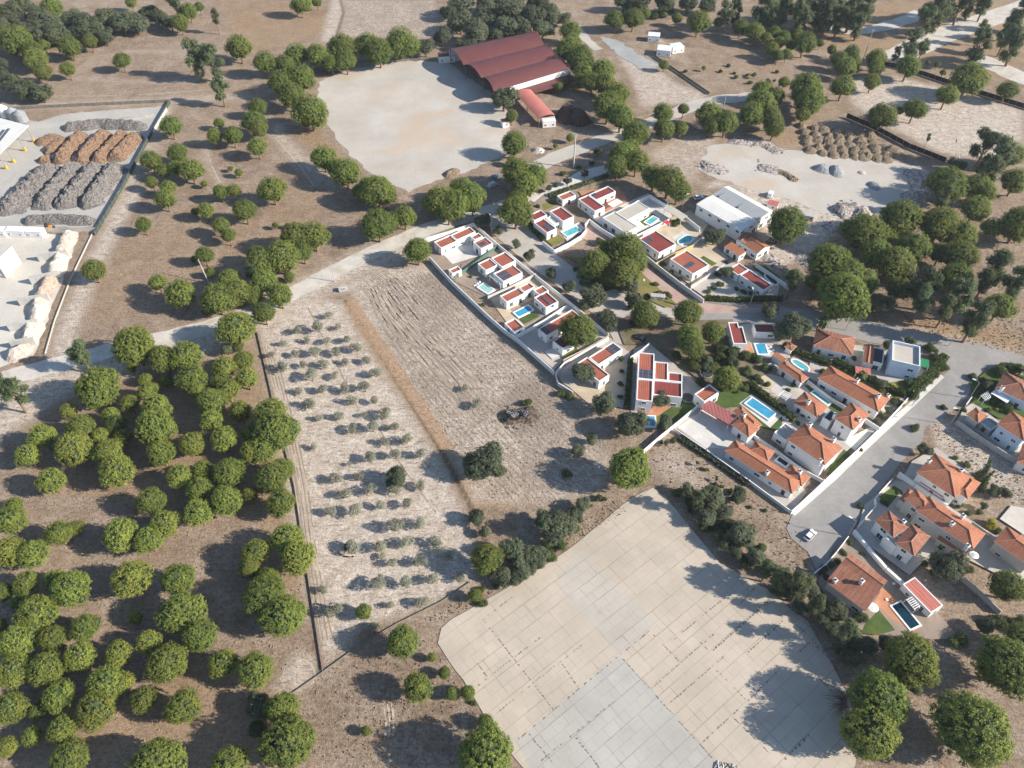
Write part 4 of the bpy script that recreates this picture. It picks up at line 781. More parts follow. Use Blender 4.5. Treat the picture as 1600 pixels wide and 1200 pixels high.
# red barn with three barrel vaults
def vault(root, A, B, C, h, rise, mat, n=10, name='roof', t=.12):
    """barrel from edge A-B (far eave) to D-C (near eave): A,B far corners, C near corner under B"""
    A, B, C = [Vector((p.x, p.y)) for p in (A, B, C)]; w = C-B; D = A+w; mb = MB(); vs = []
    for P0 in (A, B):
        for k in range(n+1):
            f = k/n; x = (f-.5)*2; q = P0+w*f; vs.append((q.x, q.y, h+rise*(1-x*x)))
    m = n+1; up = [(k, k+1, m+k+1, m+k) for k in range(n)]
    mb.add(vs, up, 0); mb.add([(x, y, z-t) for x, y, z in vs], [tuple(reversed(f)) for f in up], 0)
    o = 0
    for e in (0, m): mb.add([vs[e+k] for k in range(m)]+[(vs[e+k][0], vs[e+k][1], vs[e+k][2]-t) for k in range(m)], [(k, k+1, m+k+1, m+k) for k in range(n)], 0)
    part(name, mb, mat, root, smooth=False); return A, B, C, D
root = thing('barn', 'big dark red barn with three barrel-vaulted roof bays', 'barn', tuple(G(795, 95))[:2]+(0,)); h = 7.0
e = [((700, 77), (832, 50)), ((724, 102), (850, 71)), ((752, 122), (869, 91)), ((772, 143), (889, 108))]
wm_ = MB()
E_ = [(G(a[0], a[1], h), G(b[0], b[1], h)) for a, b in e]
for i in range(3):
    (a0, b0), (a1, b1) = E_[i], E_[i+1]
    A = Vector((a0.x, a0.y)); B = Vector((b0.x, b0.y)); Dn = Vector((a1.x, a1.y)); Cn = Vector((b1.x, b1.y)); n = 12; mb = MB(); vs = []
    for P0, P1 in ((A, Dn), (B, Cn)):
        for k in range(n+1): f = k/n; x = (f-.5)*2; q = P0+(P1-P0)*f; vs.append((q.x, q.y, h+2.6*(1-x*x)-i*.01))
    m_ = n+1; mb.add(vs, [(k, m_+k, m_+k+1, k+1) for k in range(n)], 0)
    part('roof', mb, M_barn, root)
    wm_.add([vs[m_+k] for k in range(m_)]+[(vs[m_+k][0], vs[m_+k][1], 0) for k in range(m_)], [(k, m_+k, m_+k+1, k+1) for k in range(n)], 0)
    q0, q1 = A+(Dn-A)*.0, Dn
    for q in (A, Dn): pm = MB(); pm.tube((q.x+1, q.y-.3, 0), (q.x+1, q.y-.3, h-.1), .22, n=6); part('post', pm, M_grey, root)
a, b = E_[0]; nn = Vector(((b-a).y, -(b-a).x)).normalized()
wm_.prism([(a.x+.5, a.y), (b.x, b.y), (b.x+nn.x*.2, b.y+nn.y*.2), (a.x+.5+nn.x*.2, a.y+nn.y*.2)], 0, h-.05, 0)
a, b = E_[3]; d = (b-a).normalized(); nn = Vector((d.y, -d.x, 0))
wm_.prism([(a.x+d.x*9, a.y+d.y*9), (b.x, b.y), (b.x-nn.x*.2, b.y-nn.y*.2), (a.x+d.x*9-nn.x*.2, a.y+d.y*9-nn.y*.2)], 0, h-.05, 0)
part('wall', wm_, M_wall, root)
mb = MB(); P0 = a+d*9; P1 = b; vs = [(P0.x, P0.y, 4.3), (P1.x, P1.y, 4.3), (P1.x+nn.x*6, P1.y+nn.y*6, 3.5), (P0.x+nn.x*6, P0.y+nn.y*6, 3.5)]; mb.add(vs, [(3, 2, 1, 0)]); mb.add([(x, y, z-.12) for x, y, z in vs], [(0, 1, 2, 3)]); part('lean_to_roof', mb, M_barn, root)
for f in (0, .33, .66, 1): q = Vector(vs[3])*(1-f)+Vector(vs[2])*f; pm = MB(); pm.tube((q.x, q.y-.0, 0), (q.x, q.y, 3.4), .13, n=6); part('post', pm, M_grey, root)
# red shelter
root = thing('open_shelter', 'open shelter with a light red curved roof beside the dark heap', 'shelter', tuple(G(840, 172))[:2]+(0,)); h = 4.6
c, u, v, a, b = rect([(805, 143), (840, 186), (869, 179), (829, 142)], h); W_ = lambda x, y: c+u*x+v*y
if (u.x*v.y-u.y*v.x) < 0: v = -v
P = [W_(-a, -b), W_(a, -b), W_(a, b), W_(-a, b)]; mb = MB(); vs = []; n = 8
for s in (-a, a):
    for k in range(n+1): y = (k/n-.5)*2; q = W_(s, y*b); vs.append((q.x, q.y, h+.9*(1-y*y)))
mb.add(vs, [(k, n+1+k, n+2+k, k+1) for k in range(n)]); mb.add([(x, y, z-.1) for x, y, z in vs], [(k+1, n+2+k, n+1+k, k) for k in range(n)]); part('roof', mb, M_shel, root)
for sx in (-1, 0, 1):
    for sy in (-1, 1): q = W_(sx*(a-.4), sy*(b-.4)); pm = MB(); pm.tube((q.x, q.y, 0), (q.x, q.y, h), .16, n=6); part('post', pm, M_grey, root)
def boxthing(name, label, cat, px, py, L, Wd, H, rz, mat, trim=None, group=None, z=0, extra=None):
    q = G(px, py, z); mb = MB(); ca, sa = cos(rz), sin(rz)
    root = thing(name, label, cat, (q.x, q.y, 0), group); mb.box((q.x, q.y, z+.12), (L, Wd, H-.12), rz); part('body', mb, mat, root)
    rb = MB(); rb.box((q.x, q.y, z+H+.003), (L+.12, Wd+.12, .1), rz)
    for k in range(int(L/.8)): x = -L/2+.4+k*.8; rb.box((q.x+x*ca, q.y+x*sa, z+H+.104), (.08, Wd, .05), rz)
    part('roof', rb, trim or mat, root)
    nn = Vector((sa, -ca))
    for f in ((-.3, .3) if L > 4 else (.1,)):
        x = f*L; window(root, q.x+x*ca+nn.x*(Wd/2+.03), q.y+x*sa+nn.y*(Wd/2+.03), z+1.4, rz, 1.0, .9)
    return root
boxthing('site_cabin', 'small white cabin standing alone on the dark field', 'cabin', 1021, 63, 6.2, 5.2, 3.2, radians(-10), M_plast)
boxthing('site_cabin', 'white cabin, left one of the adjoining pair', 'cabin', 1037, 85, 7.2, 6.4, 3.4, radians(-14), M_plast)
boxthing('site_cabin', 'white cabin, right one of the adjoining pair', 'cabin', 1056, 80, 6.4, 5.2, 3.2, radians(18), M_plast)
boxthing('store_hut', 'white block hut under the end of the red shelter', 'hut', 857, 196, 6.0, 4.2, 3.0, radians(8), M_wall)
boxthing('white_hut', 'white hut with windows at the left end of the red barn', 'hut', 698, 95, 8.5, 5.0, 3.4, radians(8), M_wall, M_barn)
boxthing('pump_hut', 'small white hut with a red roof at the right edge of the barn yard', 'hut', 789, 197, 3.2, 3.2, 2.8, radians(20), M_wall, M_shel)
boxthing('concrete_tank', 'small concrete trough by the dirt road at the orchard corner', 'trough', 537, 454, 3.2, 1.7, 1.2, radians(12), M_conc)
boxthing('store_hut', 'concrete box shelter on the verge by the pink street', 'hut', 1027, 468, 5.0, 1.8, 1.9, radians(-8), M_conc)
boxthing('block_shed', 'small concrete shed beside the rubble heap and big pine', 'shed', 1261, 341, 4.4, 3.8, 2.2, radians(-20), M_conc)
boxthing('red_shed', 'small shed with a salmon roof behind the warehouse', 'shed', 1206, 325, 4.0, 3.4, 2.4, radians(-25), M_wall, M_shel)
# timber yard shed
root = thing('open_warehouse', 'white sheet roof on yellow-footed posts at the left edge', 'shed', tuple(G(-20, 215))[:2]+(0,))
hh = 7.0; P = [(p.x, p.y) for p in GG([(-70, 178), (-20, 180), (45, 197), (-2, 243), (-80, 262)], hh)]; mb = MB(); mb.prism(ccw(P), hh, hh+.3, 0, bot=True); part('roof', mb, M_wsheet, root)
for x, y in [(44, 199), (30, 213), (12, 231), (0, 241)]:
    q = G(x, y, hh); pm = MB(); pm.tube((q.x-.6, q.y, 1.5), (q.x-.6, q.y, hh), .2, n=6); part('post', pm, M_grey, root); pm = MB(); pm.box((q.x-.6, q.y, 0), (.9, .9, 1.5)); part('footing', pm, simple('yellow_paint', (.65, .42, .04), .1, .6), root)
for k in range(4):
    q = G(3+k*0-k*8, 215+k*2, hh+.4); mb = MB(); mb.box((q.x, q.y, hh+.45), (1.3, 15, .08), radians(2)); part('solar_panel', mb, M_solar, root)
for nm, x, y, r in (('left', 12, 178, 2.2), ('middle', 26, 182, 2.4), ('right', 38, 186, 2.6)):
    root = thing('dust_silo', {'left': 'pale round silo top behind the white sheet roof, leftmost of three', 'middle': 'grey round silo between two others behind the white sheet roof', 'right': 'dark grey silo nearest the grey chip heap corner'}[nm], 'silo', tuple(G(x, y+8))[:2]+(0,)); q = G(x, y+8); mb = MB()
    mb.tube((q.x, q.y, 1.5), (q.x, q.y, 5.5), r, n=16); mb.tube((q.x, q.y, 5.5), (q.x, q.y, 7), r, .5, n=16); mb.tube((q.x, q.y, 0), (q.x, q.y, 1.5), .6, r, n=16); part('tank', mb, M_grey if nm != 'left' else M_plast, root, smooth=False)
    for k in range(4): a = k*pi/2+.6; pm = MB(); pm.tube((q.x+cos(a)*r, q.y+sin(a)*r, 0), (q.x+cos(a)*r, q.y+sin(a)*r, 4), .12, n=5); part('leg', pm, M_grey, root)
# ---------------------------------------------------------------- pools
pool('small pale green pool set in a timber deck', [(747.5, 450), (756, 445), (771, 454), (762.5, 461)], M_pool4)
pool('bright blue pool between the L-shaped villa and its square lawn', [(803, 490), (825, 480), (832.5, 485.6), (811, 497)], M_pool)
pool('cyan pool on the terracotta terrace of the largest villa', [(1003, 652), (1023, 652.5), (1022, 667), (1004, 667)], M_pool)
pool('pale blue pool behind the curved white garden wall', [(879, 364), (899, 356), (906, 361), (887, 372.5)], M_pool2)
pool('light blue pool in the court of the beige roofed villa', [(1007.5, 349), (1020, 340), (1029, 344), (1015, 352.5)], M_pool2)
pool('kidney-shaped turquoise pool behind the maroon roofed villa', [(1058, 379), (1064, 374), (1073, 369), (1083, 372), (1079, 380), (1068, 381), (1062, 384)], M_pool2, True)
pool('shaded grey-blue pool at the back of the twin-roofed villa', [(1193, 432.5), (1199, 429.5), (1216, 443), (1210, 448)], M_pool3, True)
pool('bright blue pool below the long maroon roof by the road', [(1180, 540), (1195, 538.5), (1198.5, 554.5), (1184.5, 555)], M_pool)
pool('rounded turquoise pool beside the narrow orange house', [(1234, 566), (1242, 562.5), (1265, 577), (1259, 583)], M_pool2, True)
pool('large rectangular blue pool in the big lawn', [(1165, 631.5), (1174.5, 624.5), (1211, 647), (1199.5, 657)], M_pool)
pool('tiny dark blue pool between the wings of the long bungalow', [(1212, 720.6), (1218, 716.6), (1231.5, 725.6), (1227, 730)], M_pool3)
pool('long narrow green pool behind the two-part orange house', [(1268, 615.5), (1272, 613), (1297, 631.5), (1292, 634)], M_pool2)
pool('dark rectangular pool on the terrace at the lower right', [(1393, 949), (1405, 943), (1437, 978), (1420, 984)], M_pool3)
# ---------------------------------------------------------------- walls and fences
wall('long white garden wall between the ploughed field and the villas', [(671, 401), (707, 440), (760, 490), (785, 512), (811, 531), (866, 580)], 2.0)
wall('white wall between the gravel road and the first villa', [(662.5, 373), (700, 362), (729, 352), (740, 348)], 2.0)
wall('white street wall in front of the row of four villas', [(740, 348), (780, 383), (835, 428), (895, 475), (951, 521)], 1.9)
wall('curved low wall round the court under the small oak', [(951, 527), (905, 553), (882, 566), (868, 582), (872, 598), (895, 612)], 1.6, mat=M_wallw)
wall('dark party wall between the pale pool garden and the blue pool garden', [(762, 463), (800, 446), (838, 427)], 1.8, mat=M_conc)
wall('party wall between the blue pool garden and the pine covered villa', [(805, 525), (850, 500), (886, 476)], 1.8)
wall('orange-topped party wall under the bright green pine', [(880, 562), (915, 545), (951, 524)], 1.8, mat=simple('salmon_render', (.48, .30, .22), .15))
fence('green mesh fence between the first two villas', [(709, 438), (740, 417), (780, 386)], 1.8, simple('green_mesh', (.10, .18, .13), .2))
wall('white wall with a gate gap beside the largest villa', [(985, 558), (1003, 546), (1015, 536)], 2.0)
wall('white retaining wall running down to the big lone pine', [(1104, 622), (1058, 660), (1033, 680), (1005, 704)], 1.8)
wall('white wall with little white posts below the long bungalow', [(1055, 670), (1104, 703), (1170, 750), (1237, 799)], 1.3, posts=9)
wall('white wall with little posts between two orange houses', [(1176, 678), (1212, 702), (1250, 730), (1288, 751)], 1.4, posts=8)
wall('white street wall, lower stretch beside the bungalow', [(1237, 799), (1262, 776), (1290, 750)], 1.6, mat=M_wall)
wall('white street wall, middle stretch beside the two-storey house', [(1291, 749), (1318, 723), (1340, 703), (1372, 672)], 1.5)
wall('white street wall, upper stretch beside the very long house', [(1374, 670), (1395, 648), (1419, 622)], 1.7)
wall('wall between the very long house and the two-part house', [(1262, 594), (1300, 622), (1340, 646), (1374, 668)], 1.8)
wall('curved white garden wall round the bright pool', [(848, 377), (866, 391), (890, 379), (908, 368), (916, 358), (914, 350), (922, 342)], 2.0)
wall('white wall round the beige roofed villa, street side', [(922, 343), (940, 357), (966, 373), (985, 374)], 2.0)
wall('white wall round the beige roofed villa, pool side', [(988, 371), (1020, 355), (1046, 342)], 2.2)
wall('white wall round the beige roofed villa, back side', [(994, 315), (1015, 304), (1040, 319)], 2.0)
wall('yellow wall between two maroon and red villas', [(1025, 411), (1055, 395), (1084, 382)], 1.8, mat=simple('ochre_render', (.62, .40, .13), .12))
wall('long white wall along the pink street', [(1008, 398), (1025, 412), (1060, 439), (1100, 468)], 2.0)
wall('sloping grey wall beside the red-brown roofed villa', [(1080, 446), (1106, 430), (1132, 412)], 2.0, mat=M_conc)
wall('white wall behind the twin-roofed villa', [(1182, 412), (1200, 424), (1235, 448)], 2.0)
wall('white wall between the warehouse and the kidney pool garden', [(1074, 340), (1084, 348), (1094, 356)], 2.4)
wall('sandy wall with a bend beside the garden olive', [(1104, 364), (1094, 372), (1084, 381)], 1.6, mat=M_wallw)
wall('white wall beside the village entrance deck', [(903, 313), (915, 326), (928, 338)], 1.6)
wall('long white wall of the house at the right edge', [(1496, 656), (1530, 680), (1570, 706), (1620, 735)], 2.0, mat=M_conc)
wall('curved white wall round the small lawn at the street bend', [(1395, 748), (1380, 764), (1368, 778), (1369, 788)], 1.5)
wall('low wall along the shaded pavement of the street', [(1369, 790), (1350, 812), (1340, 824)], 1.2)
wall('pale double wall running down from the street end', [(1335, 828), (1355, 852), (1385, 887), (1413, 912)], 1.8, t=.5)
wall('thin white wall at the end of the street by the old trees', [(1326, 838), (1308, 862), (1292, 880), (1272, 896)], 1.2)
wall('grey wall behind the bright red roofed outbuilding', [(1506, 902), (1530, 922), (1565, 955)], 1.8, mat=M_conc)
wall('wall between the broad house and the stepped long house', [(1405, 738), (1430, 755), (1455, 772), (1480, 788)], 2.0, t=.4)
wall('low wall between the bare plot and the stepped long house', [(1520, 815), (1545, 833), (1580, 858)], 1.6, mat=M_conc)
wall('white wall of the garden behind the palms', [(1519, 620), (1510, 632)], 1.4)
wall('concrete wall along the right side of the timber yard', [(260, 168), (225, 225), (185, 300), (149, 356)], 1.4, mat=M_conc)
wall('concrete wall between the chip heaps and the aggregate bays', [(149, 356), (60, 357), (-60, 357)], 1.6, mat=M_conc)
wall('concrete kerb wall along the aggregate yard', [(146, 360), (110, 435), (85, 500), (70, 552)], .5, mat=M_conc)
wall('low dry wall behind the long grey chip heap', [(190, 183), (225, 180), (240, 178)], 1.2, mat=M_conc)
fence('shade net fence along the track above the timber yard', [(10, 172), (130, 166), (265, 160)], 1.6, simple('net_brown', (.22, .20, .16), .25))
fence('green screened fence down the side of the timber yard', [(267, 161), (232, 222), (190, 300), (150, 368)], 2.0, simple('green_net', (.07, .09, .065), .3))
fence('dark net fence between the sandy plots at the upper right', [(1370, 100), (1440, 118), (1520, 145), (1620, 176)], 2.4, simple('black_net', (.02, .022, .025), .2))
fence('dark net fence above the manure rows', [(1322, 184), (1370, 205), (1420, 232), (1476, 254)], 2.4, MATS['black_net'])
fence('low wire fence across the dry field in front of the gravel yard', [(1020, 88), (1060, 115), (1108, 148)], 1.4, simple('green_mesh2', (.16, .20, .15), .2))
fence('sagging net fence along the lower edge of the orchard', [(735, 910), (690, 940), (620, 975), (560, 1010), (505, 1050), (455, 1085)], .5, simple('grey_net', (.20, .19, .15), .2), step=6)
fence('wire fence on the left side of the orchard', [(402, 520), (425, 620), (460, 760), (478, 880), (504, 1048)], .6, simple('brown_net', (.16, .12, .09), .3), step=7, t=.03)
fence('grey fence along the far edge of the barn yard', [(490, 110), (560, 103), (640, 95), (680, 94)], 1.2, MATS['net_brown'])
# ---------------------------------------------------------------- heaps
def chips(name, c1, c2, c3, sc=2.2):
    m, t, b = nt(name); p = pos(t); n = noise(t, p, sc, 4, .8); v = N(t, 'ShaderNodeTexVoronoi', i_Scale=sc*.8); t.links.new(p, v.inputs['Vector'])
    a = mixc(t, rmp(t, n, .38, .62), c1, c2); a = mixc(t, mth(t, 'MULTIPLY', rmp(t, v.outputs['Distance'], .3, .75), .7), a, c3)
    col(t, b, a); b.inputs['Roughness'].default_value = .95; bump(t, b, n, .5, 1); MATS[name] = m; return m
C_br = chips('brown_wood_chips', (.25, .15, .09), (.38, .245, .155), (.06, .04, .028)); C_gr = chips('grey_wood_bark', (.20, .18, .165), (.32, .29, .265), (.05, .045, .04))
C_dk = chips('dark_compost', (.085, .05, .036), (.13, .075, .055), (.04, .025, .018), 1.4); C_sa = chips('pale_aggregate', (.52, .45, .38), (.64, .57, .50), (.35, .28, .22), 1.2)
C_rb = chips('mixed_rubble', (.42, .36, .32), (.56, .50, .46), (.12, .08, .07), 1.1); C_st = chips('straw_manure', (.25, .185, .12), (.36, .28, .18), (.09, .06, .045), 2.4)
C_rbd = chips('dark_brush', (.12, .09, .065), (.22, .17, .12), (.03, .025, .02), 1.6); C_gy = chips('grey_gravel_heap', (.34, .35, .36), (.44, .44, .44), (.2, .2, .2), 2.5); C_sb = chips('pinkish_aggregate', (.44, .34, .26), (.54, .44, .35), (.30, .22, .17), 1.2); C_bt = chips('beige_limestone', (.60, .53, .45), (.70, .63, .54), (.45, .38, .30), 1.0)
def heap(name, label, cat, pts, w, h, mat, rough=.35, group=None, debris=0, dm=None, step=.7, lean=0):
    P = [Vector((p.x, p.y)) for p in GG(pts)]; c = sum(P, Vector((0, 0)))/len(P)
    x0 = min(p.x for p in P)-w; x1 = max(p.x for p in P)+w; y0 = min(p.y for p in P)-w; y1 = max(p.y for p in P)+w
    nx_, ny_ = max(6, int((x1-x0)/step)), max(6, int((y1-y0)/step)); mb = MB(); Z = {}
    R = random.Random(hash(label) % 9999); ph = [R.uniform(0, 6) for _ in range(6)]
    for j in range(ny_+1):
        for i_ in range(nx_+1):
            x = x0+(x1-x0)*i_/nx_; y = y0+(y1-y0)*j/ny_; d = 1e9
            for a, b in zip(P, P[1:]) if len(P) > 1 else [(P[0], P[0]+Vector((.01, 0)))]:
                L = (b-a).length_squared+1e-9; t = max(0, min(1, (Vector((x, y))-a).dot(b-a)/L)); d = min(d, (Vector((x, y))-a-(b-a)*t).length)
            ww = w/2*(1+.14*sin(x*.7+ph[0])+.14*sin(y*.8+ph[1])); f = max(0, 1-d/ww)
            z = h*(1-(1-f)**1.7)*(1+.10*sin(x*1.3+ph[2])*sin(y*1.1+ph[3])) if f > 0 else -.12
            if f > 0: z += R.uniform(-rough, rough)*min(1, f*3)*.6
            Z[i_, j] = (x, y, z)
    idx = {}; vs = []
    for j in range(ny_):
        for i_ in range(nx_):
            q = [(i_, j), (i_+1, j), (i_+1, j+1), (i_, j+1)]
            if max(Z[k][2] for k in q) <= -.1: continue
            for k in q:
                if k not in idx: idx[k] = len(vs); vs.append(Z[k])
            mb.f.append(tuple(idx[k] for k in q)); mb.m.append(0)
    mb.v = vs; root = thing(name, label, cat, (c.x, c.y, 0), group); part('mound', mb, mat, root)
    if debris:
        db = MB()
        for k in range(debris):
            a = R.choice(P); q = (a.x+R.gauss(0, w*.3), a.y+R.gauss(0, w*.3)); s = R.uniform(.25, 1.0); z = max(0, h*(1-((Vector(q)-a).length/(w*.5)))) if (Vector(q)-a).length < w*.5 else 0
            db.box((q[0], q[1], z-.1), (s, s*R.uniform(.3, .9), s*R.uniform(.15, .5)), R.uniform(0, 3), R.choice((0, 1, 1, 2)))
        part('debris', db, dm or [M_conc, C_rb, M_dark], root)['kind'] = 'stuff'
    return root
ordn = ['first', 'second', 'third', 'fourth', 'fifth', 'sixth', 'seventh', 'eighth', 'ninth', 'tenth', 'eleventh', 'twelfth', 'thirteenth', 'fourteenth', 'fifteenth']
for k, (a, b) in enumerate([((126, 216), (97, 250)), ((160, 214), (129, 250)), ((190, 216), (157, 250)), ((211, 218), (183, 246))]):
    heap('wood_chip_heap', f'long orange-brown wood chip heap, {["first", "second", "third", "last"][k]} from the left of the four beside the fence', 'chip heap', [a, b], 7.8, 3.6, C_br, .7, group='brown chip windrows')
heap('wood_chip_heap', 'low brown chip heap left of the four long brown ones', 'chip heap', [(70, 222), (82, 216)], 8, 2.2, C_br); heap('wood_chip_heap', 'brown chip heap sloping up between the low heap and long ones', 'chip heap', [(80, 236), (100, 222)], 7, 2.6, C_br)
heap('wood_chip_heap', 'smallest bright orange chip heap at the left of the brown heaps', 'chip heap', [(69, 252)], 6.5, 2.2, C_br)
for k, (a, b) in enumerate([((74, 272), (22, 322)), ((112, 268), (70, 318)), ((148, 266), (106, 318)), ((180, 266), (143, 318))]):
    heap('bark_heap', f'long grey bark heap, {["first", "second", "third", "last"][k]} from the left of the four in the timber yard', 'bark heap', [a, b], (13 if k == 0 else 9.6), 4.0, C_gr, .8, group='grey bark windrows')
heap('bark_heap', 'dark grey bark heap lying crosswise behind the brown heaps', 'bark heap', [(112, 200), (160, 195), (218, 198)], 7, 3, C_gr); heap('bark_heap', 'dark grey bark heap lying crosswise in front, by the yard wall', 'bark heap', [(50, 345), (95, 343), (138, 346)], 6, 2.6, C_gr)
heap('compost_heap', 'dark brown double-peaked heap beside the red shelter', 'compost heap', [(884, 184), (887, 180)], 11, 5.6, C_dk, .15); heap('compost_heap', 'dark brown heap, larger rounded lobe toward the pines', 'compost heap', [(902, 187), (906, 189)], 11, 5.6, C_dk, .15)
# aggregate bays
bays = [(60, 404, 108, 398), (48, 440, 94, 430), (30, 473, 78, 466), (14, 513, 62, 506), (18, 540, 56, 534)]
for k, (x0, y0, x1, y1) in enumerate(bays):
    a = G(x0, y0, 1.2); b = G(x1, y1, 1.2); root = thing('bay_wall', f'concrete bay wall, {ordn[k]} from the top beside the pale aggregates', 'bay wall', (a.x, a.y, 0), 'concrete walls of the aggregate bays'); d = (b-a).normalized(); n = 5
    for q in range(n):
        mb = MB(); c = a+(b-a)*(q+.5)/n; mb.box((c.x, c.y, 0), ((b-a).length/n-.06, .9, 3.2), math.atan2(d.y, d.x)); part('block', mb, M_conc, root)
for k, (x, y, x2, y2, m_) in enumerate([(108, 370, 98, 391, C_sa), (96, 405, 86, 426, C_bt), (80, 440, 68, 462, C_sb), (64, 474, 60, 496, C_bt), (52, 512, 46, 530, C_bt), (40, 548, 26, 554, C_sa)]):
    heap('aggregate_heap', f'pale aggregate heap in the concrete bays, {ordn[k]} from the top', 'aggregate heap', [(x, y), (x2, y2)], 6.4, 3.0, m_, .3, group='aggregate heaps in the bays')
for x, y, l, h_ in [(1250, 262, 'black and white rubbish scattered', 0)] if 0 else []: pass
for nm, lb, pts, w, h_, m_, db in [
 ('rubble_heap', 'low heap of black and white rubbish at the left of the rubble yard', [(1108, 260), (1122, 266)], 8, 1.0, C_rb, 50), ('rubble_heap', 'low heap of torn rubbish at the centre left of the rubble yard', [(1195, 262), (1208, 266)], 7, 1.0, C_rb, 45),
 ('rubble_heap', 'brown clods trailing right of the torn rubbish', [(1216, 268), (1226, 272), (1238, 279)], 4.5, 1.0, C_st, 10), ('gravel_heap', 'small bluish gravel heap, left of the pair in the rubble yard', [(1284, 265)], 8, 2.2, C_gy, 0),
 ('gravel_heap', 'small bluish gravel heap, right of the pair in the rubble yard', [(1305, 268)], 8, 2.4, C_gy, 0), ('sand_heap', 'tiny sand heap right of the bluish heaps', [(1346, 270)], 4, .8, C_sa, 0), ('gravel_heap', 'lone grey gravel heap in the lower rubble yard', [(1366, 291)], 6, 1.6, C_gy, 0),
 ('rubble_heap', 'big pile of broken bricks and concrete at the bottom of the rubble yard', [(1315, 330), (1332, 326), (1345, 334)], 10, 2.4, C_rb, 130), ('rubble_heap', 'long rubble bank along the right side of the rubble yard', [(1430, 272), (1440, 285), (1438, 300), (1425, 312)], 9, 1.4, C_rb, 110),
 ('rubble_heap', 'pale rubble strip along the top of the rubble yard', [(1150, 222), (1175, 222), (1200, 228), (1216, 236)], 6, 1.0, C_rb, 70), ('manure_heap', 'round brown straw heap at the right end of the manure rows', [(1393, 236)], 9, 2.6, C_st, 0), ('manure_heap', 'low brown heap below the manure rows', [(1345, 246), (1354, 244)], 6, 1.4, C_st, 0),
 ('rubble_heap', 'scattered stones by the track below the rubble pile', [(1290, 352), (1300, 360)], 5, .6, C_rb, 30), ('rubble_heap', 'rubble and planks beside the warehouse track', [(1255, 400), (1262, 410)], 6, .6, C_rb, 30), ('rubble_heap', 'white rocks beside the dirt road below the barn yard', [(842, 236)], 5, 1.6, C_bt, 14), ('soil_heap', 'small red-brown soil heap at the corner of the barn yard', [(708, 270), (700, 273)], 6, 1.4, C_st, 0),
 ('rubble_heap', 'ring of broken stones by the cottages', [(1203, 404), (1209, 410)], 6, .8, C_rb, 30)]:
    heap(nm, lb, 'heap', pts, w, h_, m_, .25, debris=db)
R = random.Random(3); k = 0
for j in range(5):
    for i_ in range(8):
        x = 1262+i_*17.5+j*1-(4-j)*2; y = 200+j*9.2+i_*2.0-(0 if i_ else 2)
        if i_ > 6 and j < 2 or x > 1392: continue
        heap('straw_manure_heap', f'brown straw manure mound, {ordn[i_]} from the left in {["topmost", "second", "third", "fourth", "bottom"][j]} row', 'manure mound', [(x+R.uniform(-3, 3), y+R.uniform(-1.5, 1.5))], R.uniform(5, 7), R.uniform(1.4, 2.2), C_st, .3, group='manure mounds in rows', step=.9)
root = heap('tarp_stack', 'stack covered with black plastic and old tyres in the ploughed field', 'covered stack', [(800, 652), (822, 648)], 7.5, 1.3, C_rbd, .4, debris=60, dm=[M_dark, C_rbd, M_dark])
for k in range(26):
    f = R.random(); q = G(795+f*30, 643+R.uniform(0, 12), 1.7); mb = MB()
    for s in range(8): a0, a1 = s*pi/4, (s+1)*pi/4; mb.tube((q.x+cos(a0)*.45, q.y+sin(a0)*.45, 1.75+R.uniform(0, .05)), (q.x+cos(a1)*.45, q.y+sin(a1)*.45, 1.8), .13, n=4)
    part('tyre', mb, M_tyre if k % 3 else M_grey, root)
